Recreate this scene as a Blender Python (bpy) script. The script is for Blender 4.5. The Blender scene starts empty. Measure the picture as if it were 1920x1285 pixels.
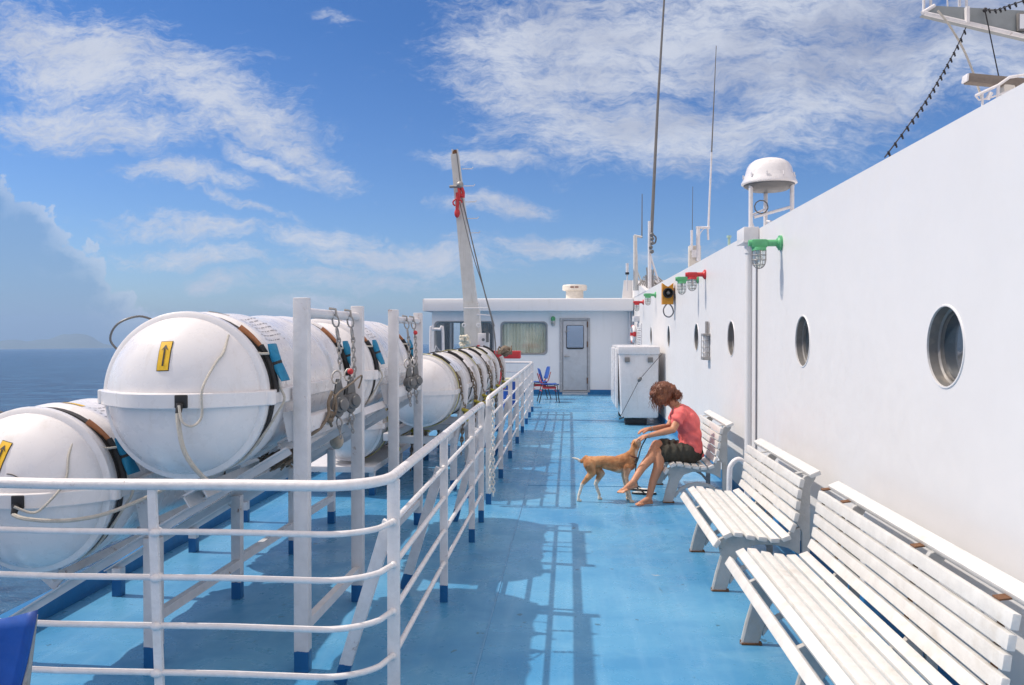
import bpy, bmesh, math, random
from mathutils import Vector, Matrix, noise, Euler
R = math.radians
random.seed(7)
scene = bpy.context.scene
col = scene.collection

# ------------------------------------------------------------------ camera
EYE = 1.70; FPX = 1547.0
YAW = math.atan(108 / FPX); PITCH = math.atan(18.5 * math.cos(YAW) / FPX)
cam_d = bpy.data.cameras.new('camera'); cam = bpy.data.objects.new('camera', cam_d); col.objects.link(cam)
cam_d.sensor_width = 36; cam_d.lens = 36 * FPX / 1920
cam_d.clip_start = 0.05; cam_d.clip_end = 100000
cam.location = (0, 0, EYE); cam.rotation_euler = (math.pi / 2 - PITCH, 0, YAW)
scene.camera = cam
scene.render.resolution_x = 1024; scene.render.resolution_y = 685

# ------------------------------------------------------------------ world, sun, exposure
SUN = Vector((-0.843, 0.10, 1.06)).normalized()      # towards the sun
scene.view_settings.view_transform = 'Standard'; scene.view_settings.look = 'None'
scene.view_settings.exposure = 0.0; scene.view_settings.gamma = 1
sd = bpy.data.lights.new('sun', 'SUN'); sd.energy = 4.0; sd.angle = R(0.55); sd.color = (1, 0.905, 0.80)
sun = bpy.data.objects.new('sun', sd); col.objects.link(sun); sun.location = (-20, 0, 30)
sun.rotation_euler = SUN.to_track_quat('Z', 'Y').to_euler()

class NT:
    """small helper to wire shader nodes"""
    def __init__(s, tree): s.t = tree; s.n = tree.nodes; s.l = tree.links
    def node(s, typ, ins=None, **kw):
        nd = s.n.new(typ)
        for k, v in kw.items(): setattr(nd, k, v)
        for k, v in (ins or {}).items(): s.set(nd.inputs[k], v)
        return nd
    def set(s, sock, v):
        if hasattr(v, 'is_linked') or isinstance(v, bpy.types.NodeSocket): s.l.new(v, sock)
        else: sock.default_value = v
    def math(s, op, a, b=0.0, c=None, clamp=False):
        nd = s.n.new('ShaderNodeMath'); nd.operation = op; nd.use_clamp = clamp
        s.set(nd.inputs[0], a); s.set(nd.inputs[1], b)
        if c is not None: s.set(nd.inputs[2], c)
        return nd.outputs[0]
    def mix(s, fac, a, b, mode='MIX'):
        nd = s.n.new('ShaderNodeMix'); nd.data_type = 'RGBA'; nd.blend_type = mode
        s.set(nd.inputs[0], fac); s.set(nd.inputs[6], a); s.set(nd.inputs[7], b)
        return nd.outputs[2]
    def rng(s, v, a, b, c=0.0, d=1.0, smooth=True):
        nd = s.n.new('ShaderNodeMapRange'); nd.interpolation_type = 'SMOOTHSTEP' if smooth else 'LINEAR'
        s.set(nd.inputs[0], v); nd.inputs[1].default_value = a; nd.inputs[2].default_value = b
        nd.inputs[3].default_value = c; nd.inputs[4].default_value = d
        return nd.outputs[0]
    def noise(s, vec, scale, detail=4, rough=0.55, dist=0.0):
        nd = s.n.new('ShaderNodeTexNoise'); s.set(nd.inputs['Vector'], vec)
        nd.inputs['Scale'].default_value = scale; nd.inputs['Detail'].default_value = detail
        nd.inputs['Roughness'].default_value = rough; nd.inputs['Distortion'].default_value = dist
        return nd.outputs[0]
    def mapping(s, vec, loc=(0, 0, 0), rot=(0, 0, 0), scale=(1, 1, 1), typ='POINT'):
        nd = s.n.new('ShaderNodeMapping'); nd.vector_type = typ; s.set(nd.inputs[0], vec)
        nd.inputs['Location'].default_value = loc; nd.inputs['Rotation'].default_value = rot
        nd.inputs['Scale'].default_value = scale
        return nd.outputs[0]

def c4(c): return (c[0], c[1], c[2], 1.0)

w = bpy.data.worlds.new('World'); scene.world = w; w.use_nodes = True
N = NT(w.node_tree); N.n.clear()
sky = N.node('ShaderNodeTexSky', sky_type='NISHITA'); sky.sun_disc = False
sky.sun_elevation = math.asin(SUN.z); sky.sun_rotation = math.atan2(SUN.x, SUN.y)
sky.altitude = 10; sky.air_density = 1.0; sky.dust_density = 0.7; sky.ozone_density = 2.2
tc = N.node('ShaderNodeTexCoord')
sep = N.node('ShaderNodeSeparateXYZ', {0: tc.outputs['Generated']})
dx, dy, dz = sep.outputs
ay = N.math('MAXIMUM', N.math('ABSOLUTE', dy), 0.12)
qx = N.math('DIVIDE', dx, ay); qz = N.math('DIVIDE', dz, ay)
q = N.node('ShaderNodeCombineXYZ', {0: qx, 1: qz, 2: dy}).outputs[0]
q2 = N.node('ShaderNodeCombineXYZ', {0: qx, 1: qz, 2: 0.0}).outputs[0]
# flat cloud layer: project the direction on a plane high above, so bands shrink towards the horizon
dzz = N.math('MAXIMUM', N.math('ADD', dz, 0.06), 0.03)
pl = N.node('ShaderNodeCombineXYZ', {0: N.math('DIVIDE', dx, dzz), 1: N.math('DIVIDE', dy, dzz), 2: 0.0}).outputs[0]
wob = N.node('ShaderNodeTexNoise', {'Vector': q2, 'Scale': 5.0, 'Detail': 5.0, 'Roughness': 0.6})
wv = N.node('ShaderNodeVectorMath', {0: wob.outputs[1], 1: (0.5, 0.5, 0.5)}, operation='SUBTRACT')
wv2 = N.node('ShaderNodeVectorMath', {0: wv.outputs[0], 'Scale': 0.10}, operation='SCALE')
qw = N.node('ShaderNodeVectorMath', {0: q2, 1: wv2.outputs[0]}, operation='ADD').outputs[0]
def patch(acc, u, v, su, sv, ang, amp):
    m = N.mapping(qw, ((u - 1068) / FPX, (624 - v) / FPX, 0), (0, 0, R(-ang)), (su / FPX, sv / FPX, 1), 'TEXTURE')
    ln = N.node('ShaderNodeVectorMath', {0: m}, operation='LENGTH').outputs['Value']
    e = N.rng(ln, 0.15, 1.35, amp, 0.0)
    return e if acc is None else N.math('MAXIMUM', acc, e)
acc = None
for a in [(120, 90, 420, 125, 14, 1.0), (400, 170, 300, 100, 33, 1.02), (150, 225, 300, 66, 6, 0.98), (540, 280, 190, 40, 28, 0.90),
          (330, 322, 190, 30, 4, 0.98), (490, 308, 125, 24, 20, 0.98), (430, 370, 180, 16, 14, 0.80), (280, 386, 60, 14, 8, 0.75),
          (330, 415, 240, 34, 4, 0.86), (600, 440, 170, 30, 3, 0.98), (360, 470, 230, 30, 3, 0.86), (760, 480, 300, 40, 3, 0.90), (400, 530, 80, 34, 0, .92), (560, 570, 120, 30, 0, .88), (660, 520, 280, 34, 2, .78),
          (980, 130, 250, 150, 25, 0.97), (1200, 90, 480, 150, 2, 1.06), (1250, 260, 450, 100, 2, 1.04), (1550, 150, 400, 150, -8, 1.06), (1500, 20, 420, 90, 0, 1.05),
          (900, 310, 180, 26, 4, 0.98), (930, 392, 130, 28, 3, 0.98), (1010, 460, 220, 28, 2, 0.84), (1850, 90, 260, 150, 0, 1.02),
          (1250, 470, 180, 30, -10, 0.55), (620, 20, 70, 22, 10, 0.55), (2300, 200, 500, 200, 0, 0.9), (-400, 250, 380, 200, 0, 0.9)]:
    acc = patch(acc, *a)
st = N.mapping(qw, (0, 0, 0), (0, 0, R(24)), (1.0, 2.9, 1))
n1 = N.noise(st, 9.0, 9, 0.62, 0.10)
n2 = N.noise(N.mapping(qw, (3, 1, 0), (0, 0, R(12)), (1.0, 2.2, 1)), 36.0, 6, 0.66, 0.15)
n3 = N.noise(N.mapping(qw, (1, 7, 0), (0, 0, R(28)), (1.0, 3.4, 1)), 75.0, 4, 0.7, 0.3)
nn = N.math('MULTIPLY_ADD', n3, 0.30, N.math('MULTIPLY_ADD', n2, 0.50, N.math('MULTIPLY', n1, 0.52)))
den = N.rng(N.math('ADD', acc, N.math('MULTIPLY_ADD', nn, 2.3, -1.44)), 0.32, 1.32, 0.0, 0.93)
# unseen sky overhead and behind: broken cloud added and overbrightened as fill light
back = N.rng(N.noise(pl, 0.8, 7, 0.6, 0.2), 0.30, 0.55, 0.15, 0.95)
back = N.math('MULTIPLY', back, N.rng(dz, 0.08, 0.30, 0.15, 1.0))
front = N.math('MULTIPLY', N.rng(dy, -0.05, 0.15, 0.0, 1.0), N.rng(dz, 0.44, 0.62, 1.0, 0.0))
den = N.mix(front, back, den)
shade = N.rng(N.noise(N.mapping(qw, (1, 4, 0), (0, 0, 0.2), (1, 2.0, 1)), 5.5, 5, 0.6), 0.38, 0.66, 0.0, 1.0)
rightness = N.rng(qx, -0.25, 0.4, 0.0, 1.0)
shade = N.math('MULTIPLY', shade, N.math('MULTIPLY_ADD', rightness, 0.7, 0.3))
ccol = N.mix(shade, (0.66, 0.70, 0.80, 1), (0.37, 0.42, 0.57, 1))
ccol = N.mix(front, (1.28, 1.12, 1.06, 1), ccol)  # unseen cloud made brighter and warmer than the visible cloud, for fill
# cumulus banks low over the sea at the left, with a smooth rain-grey body below
cn = N.noise(N.mapping(q2, (5, 2, 0), (0, 0, 0), (1, 1.2, 1)), 16.0, 8, 0.58, 0.1)
cn2 = N.noise(N.mapping(q2, (9, 2, 0), (0, 0, 0), (1, 1.0, 1)), 5.0, 3, 0.5, 0.0)
edge = N.math('MULTIPLY_ADD', N.rng(qx, -0.72, -0.515, 1.0, 0.0, False), 0.195, -0.012)
edge = N.math('ADD', edge, N.math('MULTIPLY', N.rng(qx, -0.56, -0.40, 1.0, 0.0, True), 0.020))
h = N.math('SUBTRACT', N.math('ADD', edge, N.math('MULTIPLY_ADD', cn, 0.26, N.math('MULTIPLY_ADD', cn2, 0.22, -0.245))), qz)
cum = N.math('MULTIPLY', N.rng(h, 0.0, 0.014, 0.0, 0.62), N.rng(qx, -0.48, -0.36, 1.0, 0.0))
rim = N.rng(h, 0.0, 0.07, 1.0, 0.0)
cumc = N.mix(N.math('MULTIPLY', rim, N.rng(cn, 0.35, 0.6, 0.25, 1.0)), (0.205, 0.345, 0.58, 1), (0.66, 0.72, 0.84, 1))
lp = N.node('ShaderNodeMix', data_type='RGBA')
skyc = N.node('ShaderNodeVectorMath', {0: sky.outputs[0], 'Scale': 0.115}, operation='SCALE').outputs[0]
tint = N.mix(N.rng(dz, 0.02, 0.34, 0, 1, False), (0.62, 0.80, 1.12, 1), (0.33, 0.60, 0.98, 1))
hazec = N.mix(1.0, skyc, tint, 'MULTIPLY')
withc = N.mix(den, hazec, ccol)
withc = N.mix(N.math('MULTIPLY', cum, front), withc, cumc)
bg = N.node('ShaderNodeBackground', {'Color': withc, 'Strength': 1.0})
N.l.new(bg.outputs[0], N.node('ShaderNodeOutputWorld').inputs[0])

# ------------------------------------------------------------------ pixel -> point (used once to read positions off the photograph)
_F = Vector((-math.sin(YAW) * math.cos(PITCH), math.cos(YAW) * math.cos(PITCH), -math.sin(PITCH)))
_R = Vector((math.cos(YAW), math.sin(YAW), 0)); _U = _R.cross(_F)
def ray(u, v): return _F + _R * ((u - 960) / FPX) - _U * ((v - 642.5) / FPX)
def at(u, v, y):
    r = ray(u, v); return Vector((0, 0, EYE)) + r * (y / r.y)

# ------------------------------------------------------------------ materials
def pbr(name, color, rough=0.5, metal=0.0, dirt=None, dirt_amt=0.3, dirt_scale=3.0, bump=0.0, bump_scale=60.0,
        rust=0.0, streak=False, foot=None, spec=0.5, coat=0.0, var=0.06, emit=None):
    m = bpy.data.materials.new(name); m.use_nodes = True
    n = NT(m.node_tree); b = n.n['Principled BSDF']
    geo = n.node('ShaderNodeNewGeometry'); pos = geo.outputs['Position']
    c = c4(color)
    mot = n.noise(pos, dirt_scale * 2.3, 5, 0.6)
    cc = n.mix(n.rng(mot, 0.3, 0.7), c4([x * (1 - var) for x in color]), c4([min(1, x * (1 + var)) for x in color]))
    if dirt:
        vec = n.mapping(pos, scale=(6, 6, 0.7)) if streak else pos
        d = n.noise(vec, dirt_scale, 7, 0.65, 0.3)
        cc = n.mix(n.rng(d, 0.52, 0.78, 0.0, dirt_amt), cc, c4(dirt))
    if rust > 0:
        r1 = n.noise(pos, 5.5, 8, 0.7, 0.5); r2 = n.noise(pos, 46.0, 5, 0.7)
        rf = n.math('MULTIPLY', n.rng(r1, 0.66 - rust * 0.1, 0.74 - rust * 0.1), n.rng(r2, 0.42, 0.6))
        cc = n.mix(rf, cc, (0.20, 0.085, 0.035, 1))
    if foot:
        sp = n.node('ShaderNodeSeparateXYZ', {0: pos}).outputs[2]
        z = n.math('MULTIPLY_ADD', n.noise(pos, 30, 3), 0.016, sp)
        cc = n.mix(n.rng(z, foot, foot + 0.003, 1, 0), cc, (0.012, 0.11, 0.29, 1))
    n.l.new(cc, b.inputs['Base Color'])
    b.inputs['Metallic'].default_value = metal
    rr = n.rng(n.noise(pos, 11, 4), 0.3, 0.7, max(0.03, rough - 0.08), min(1, rough + 0.08))
    n.l.new(rr, b.inputs['Roughness'])
    b.inputs['Specular IOR Level'].default_value = spec
    b.inputs['Coat Weight'].default_value = coat
    if bump:
        bp = n.node('ShaderNodeBump', {'Strength': bump, 'Distance': 0.01, 'Height': n.noise(pos, bump_scale, 5, 0.6)})
        n.l.new(bp.outputs[0], b.inputs['Normal'])
    return m
M = {}
M['wall'] = pbr('white_wall_paint', (0.70, 0.69, 0.69), 0.42, dirt=(0.62, 0.605, 0.58), dirt_amt=0.22, dirt_scale=0.9, bump=0.35, bump_scale=0.9, streak=False, var=0.012)
M['dwall'] = pbr('deckhouse_white_bounce_lit', (0.83, 0.82, 0.82), 0.4, dirt=(0.66, 0.64, 0.60), dirt_amt=0.3, dirt_scale=1.4, bump=0.2, bump_scale=1.2, streak=True, var=0.012)  # brighter copy of the wall white; missing bounce light put into the colour
M['steel'] = pbr('white_steel_paint', (0.62, 0.615, 0.63), 0.38, dirt=(0.47, 0.44, 0.38), dirt_amt=0.30, dirt_scale=5, bump=0.2, bump_scale=50, rust=0.55, foot=0.115)
M['rail'] = pbr('white_rail_paint', (0.70, 0.69, 0.70), 0.33, dirt=(0.5, 0.44, 0.4), dirt_amt=0.25, dirt_scale=9, bump=0.25, bump_scale=60, rust=0.3, foot=0.115)
M['shell'] = pbr('white_fibreglass', (0.71, 0.70, 0.71), 0.30, dirt=(0.47, 0.43, 0.38), dirt_amt=0.36, dirt_scale=2.2, bump=0.05, bump_scale=14, coat=0.3, var=0.02, streak=True)
M['slat'] = pbr('white_bench_paint', (0.64, 0.635, 0.615), 0.45, dirt=(0.46, 0.41, 0.33), dirt_amt=0.45, dirt_scale=5.5, bump=0.2, bump_scale=80, rust=0.0)
M['cast'] = pbr('grey_cast_iron_paint', (0.43, 0.435, 0.43), 0.5, dirt=(0.42, 0.34, 0.24), dirt_amt=0.6, dirt_scale=7, bump=0.3, bump_scale=60, rust=0.35)
M['rustm'] = pbr('rusty_steel', (0.16, 0.075, 0.035), 0.85, dirt=(0.30, 0.17, 0.07), dirt_amt=0.8, dirt_scale=30, bump=0.6, bump_scale=120)
M['kick'] = pbr('blue_kick_paint', (0.014, 0.15, 0.36), 0.4, dirt=(0.08, 0.20, 0.33), dirt_amt=0.4, dirt_scale=6, bump=0.1)
M['black'] = pbr('black_rubber', (0.018, 0.018, 0.02), 0.5)
M['strap'] = pbr('black_webbing', (0.03, 0.03, 0.032), 0.75, bump=0.4, bump_scale=300)
M['ystrap'] = pbr('yellow_webbing', (0.55, 0.50, 0.22), 0.7, dirt=(0.15, 0.12, 0.08), dirt_amt=0.6, dirt_scale=20, bump=0.4, bump_scale=300)
M['rope'] = pbr('off_white_rope', (0.56, 0.53, 0.47), 0.85, dirt=(0.3, 0.27, 0.22), dirt_amt=0.5, dirt_scale=30, bump=0.8, bump_scale=220)
M['dkrope'] = pbr('weathered_rope', (0.20, 0.16, 0.12), 0.9, dirt=(0.07, 0.05, 0.045), dirt_amt=0.8, dirt_scale=25, bump=0.8, bump_scale=200)
M['zinc'] = pbr('galvanised_steel', (0.34, 0.33, 0.32), 0.5, metal=0.5, dirt=(0.16, 0.12, 0.09), dirt_amt=0.5, dirt_scale=30)
M['drum'] = pbr('grey_plastic', (0.13, 0.135, 0.14), 0.45, bump=0.1)
M['wood'] = pbr('brown_leather', (0.36, 0.145, 0.06), 0.6, dirt=(0.12, 0.05, 0.025), dirt_amt=0.7, dirt_scale=22, bump=0.3)
M['pouch'] = pbr('blue_canvas', (0.010, 0.20, 0.36), 0.65, dirt=(0.005, 0.09, 0.20), dirt_amt=0.6, dirt_scale=14, bump=0.5, bump_scale=40)
M['yellow'] = pbr('yellow_sticker', (0.72, 0.44, 0.012), 0.4, dirt=(0.4, 0.25, 0.03), dirt_amt=0.3, dirt_scale=20)
M['ink'] = pbr('black_ink', (0.02, 0.02, 0.022), 0.5)
M['greyink'] = pbr('grey_ink', (0.16, 0.16, 0.18), 0.6)
M['green'] = pbr('green_enamel', (0.11, 0.42, 0.19), 0.45, dirt=(0.05, 0.2, 0.1), dirt_amt=0.5, dirt_scale=15)
M['red'] = pbr('red_enamel', (0.55, 0.035, 0.04), 0.45, dirt=(0.3, 0.03, 0.03), dirt_amt=0.5, dirt_scale=15)
M['orange'] = pbr('orange_plastic', (0.62, 0.27, 0.02), 0.5, dirt=(0.3, 0.1, 0.02), dirt_amt=0.5, dirt_scale=10)
M['brass'] = pbr('weathered_ring_metal', (0.22, 0.215, 0.21), 0.42, metal=0.3, dirt=(0.5, 0.44, 0.36), dirt_amt=0.5, dirt_scale=12)
M['bchair'] = pbr('blue_chair_plastic', (0.010, 0.070, 0.33), 0.38, dirt=(0.02, 0.06, 0.25), dirt_amt=0.5, dirt_scale=8, bump=0.1)
M['doorm'] = pbr('grey_door_paint', (0.52, 0.53, 0.55), 0.5, dirt=(0.33, 0.31, 0.28), dirt_amt=0.5, dirt_scale=4, bump=0.2)
M['frame_m'] = pbr('worn_door_frame', (0.40, 0.40, 0.41), 0.6, dirt=(0.62, 0.61, 0.6), dirt_amt=1.0, dirt_scale=16, bump=0.4, rust=0.4)
M['hull'] = pbr('white_hull_paint', (0.7, 0.7, 0.7), 0.5, dirt=(0.4, 0.4, 0.4), dirt_scale=0.4)
M['plank'] = pbr('weathered_grey_wood', (0.20, 0.17, 0.145), 0.8, dirt=(0.08, 0.065, 0.05), dirt_amt=0.6, dirt_scale=12, bump=0.4)
M['blacksteel'] = pbr('black_wire', (0.03, 0.03, 0.035), 0.5, metal=0.3)
M['yard'] = pbr('grey_yard_paint', (0.25, 0.28, 0.29), 0.5, dirt=(0.25, 0.25, 0.23), dirt_amt=0.4, dirt_scale=3)

def glass_dark(name, color, mirror=0.35, rough=0.03):
    m = bpy.data.materials.new(name); m.use_nodes = True; n = NT(m.node_tree)
    b = n.n['Principled BSDF']; b.inputs['Base Color'].default_value = c4(color); b.inputs['Roughness'].default_value = 0.12
    g = n.node('ShaderNodeBsdfGlossy', {'Color': (0.9, 0.95, 1, 1), 'Roughness': rough})
    mx = n.node('ShaderNodeMixShader', {0: mirror, 1: b.outputs[0], 2: g.outputs[0]})
    n.l.new(mx.outputs[0], n.n['Material Output'].inputs[0]); return m
M['pane'] = glass_dark('dark_window_glass', (0.022, 0.035, 0.05), 0.13)
M['doorpane'] = glass_dark('mirroring_door_glass', (0.02, 0.04, 0.06), 0.72)
def clear_glass(name):
    m = bpy.data.materials.new(name); m.use_nodes = True; n = NT(m.node_tree)
    t = n.node('ShaderNodeBsdfTransparent', {'Color': (0.93, 0.96, 0.95, 1)})
    g = n.node('ShaderNodeBsdfGlossy', {'Color': (1, 1, 1, 1), 'Roughness': 0.06})
    mx = n.node('ShaderNodeMixShader', {0: 0.16, 1: t.outputs[0], 2: g.outputs[0]})
    n.l.new(mx.outputs[0], n.n['Material Output'].inputs[0]); return m
M['clear'] = clear_glass('clear_lamp_glass')

def deck_mat():
    m = bpy.data.materials.new('blue_deck_paint'); m.use_nodes = True; n = NT(m.node_tree); b = n.n['Principled BSDF']
    pos = n.node('ShaderNodeNewGeometry').outputs['Position']
    big = n.noise(pos, 0.55, 5, 0.6, 0.4); mid = n.noise(pos, 2.7, 7, 0.66, 0.3); fine = n.noise(pos, 26, 6, 0.7)
    c = n.mix(n.rng(big, 0.35, 0.65), (0.045, 0.220, 0.430, 1), (0.110, 0.330, 0.530, 1))
    c = n.mix(n.rng(mid, 0.46, 0.72, 0, 0.45), c, (0.045, 0.205, 0.41, 1))
    c = n.mix(n.rng(n.noise(n.mapping(pos, (4, 3, 0)), 1.3, 8, 0.7, 0.6), 0.54, 0.70, 0, 0.34), c, (0.20, 0.43, 0.60, 1))
    # worn chips and dark scuffs
    chip = n.math('MULTIPLY', n.rng(n.noise(n.mapping(pos, (7, 1, 0)), 3.6, 6, 0.72, 0.6), 0.66, 0.69), n.rng(fine, 0.46, 0.56))
    c = n.mix(n.math('MULTIPLY', chip, 0.7), c, (0.035, 0.12, 0.19, 1))
    sc = n.noise(n.mapping(pos, (2, 8, 0), (0, 0, 0.5), (3.5, 0.8, 1)), 4.5, 6, 0.7, 1.0)
    c = n.mix(n.rng(sc, 0.655, 0.70, 0, 0.6), c, (0.05, 0.13, 0.19, 1))
    sp_ = n.noise(n.mapping(pos, (3, 3, 0)), 9.0, 3, 0.5, 0.2); c = n.mix(n.rng(sp_, 0.715, 0.73, 0, 0.75), c, (0.04, 0.10, 0.15, 1))
    st_ = n.noise(n.mapping(pos, (0, 0, 0), (0, 0, 0.15), (5, 0.35, 1)), 2.2, 6, 0.65, 0.3); c = n.mix(n.rng(st_, 0.45, 0.8, 0, 0.35), c, (0.20, 0.41, 0.60, 1))
    wch = n.noise(n.mapping(pos, (12, 5, 0)), 2.4, 7, 0.7, 0.8); wch2 = n.noise(n.mapping(pos, (2, 1, 0)), 0.45, 2, 0.5); c = n.mix(n.math('MULTIPLY', n.rng(wch, 0.70, 0.715), n.rng(wch2, 0.5, 0.6)), c, (0.45, 0.47, 0.45, 1))
    n.l.new(c, b.inputs['Base Color'])
    b.inputs['Specular IOR Level'].default_value = 0.38
    n.l.new(n.rng(mid, 0.3, 0.7, 0.17, 0.44), b.inputs['Roughness'])
    hgt = n.math('MULTIPLY_ADD', fine, 0.25, n.math('MULTIPLY', n.noise(pos, 1.6, 3), 2.0))
    bp = n.node('ShaderNodeBump', {'Strength': 0.22, 'Distance': 0.012, 'Height': hgt})
    n.l.new(bp.outputs[0], b.inputs['Normal']); return m
M['deck'] = deck_mat()
def sea_mat():
    m = bpy.data.materials.new('sea_water'); m.use_nodes = True; n = NT(m.node_tree); b = n.n['Principled BSDF']
    pos = n.node('ShaderNodeNewGeometry').outputs['Position']
    a = n.noise(n.mapping(pos, (0, 0, 0), (0, 0, 0.5), (1, 2.0, 1)), 0.10, 9, 0.62, 0.4)
    b2 = n.noise(n.mapping(pos, (0, 0, 0), (0, 0, -0.3), (1, 1.7, 1)), 0.7, 6, 0.65, 0.2)
    big = n.noise(pos, 0.004, 5, 0.6)
    c = n.mix(n.rng(big, 0.35, 0.65), (0.006, 0.032, 0.090, 1), (0.010, 0.048, 0.12, 1))
    wv_ = n.noise(n.mapping(pos, (0, 0, 0), (0, 0, 0.6), (0.06, 0.16, 1)), 1.0, 9, 0.72, 0.6); c = n.mix(n.rng(wv_, 0.44, 0.60, 0, 0.9), c, (0.035, 0.115, 0.225, 1))
    wc_ = n.noise(n.mapping(pos, (9, 0, 0), (0, 0, 0.6), (0.05, 0.12, 1)), 1.3, 9, 0.75, 0.5); c = n.mix(n.rng(wc_, 0.70, 0.73, 0, 0.6), c, (0.45, 0.5, 0.55, 1))
    n.l.new(c, b.inputs['Base Color']); b.inputs['Roughness'].default_value = 0.22; b.inputs['IOR'].default_value = 1.33
    b.inputs['Specular IOR Level'].default_value = 0.30
    bp = n.node('ShaderNodeBump', {'Strength': 0.9, 'Distance': 1.6, 'Height': n.math('MULTIPLY_ADD', b2, 0.30, a)})
    n.l.new(bp.outputs[0], b.inputs['Normal']); return m
M['sea'] = sea_mat()

# ------------------------------------------------------------------ object helpers
def tag(o, label=None, cat=None, group=None, kind=None):
    for k, v in (('label', label), ('category', cat), ('group', group), ('kind', kind)):
        if v: o[k] = v
    return o
def thing(name, label, cat, loc=(0, 0, 0), rz=0.0, group=None):
    o = bpy.data.objects.new(name, None); col.objects.link(o)
    o.location = loc; o.rotation_euler = (0, 0, rz); o.empty_display_size = 0.1
    return tag(o, label, cat, group)
def copy_tree(o, parent=None):
    c = o.copy(); col.objects.link(c)
    if parent: c.parent = parent
    for ch in o.children: copy_tree(ch, c)
    return c
def world_loc(o):
    v = Vector(o.location)
    while o.parent: o = o.parent; v = v + Vector(o.location)
    return v
def frame_from(d):
    d = Vector(d).normalized(); a = Vector((0, 0, 1)) if abs(d.z) < 0.9 else Vector((1, 0, 0))
    x = d.cross(a).normalized(); return x, x.cross(d).normalized() * -1, d

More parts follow.
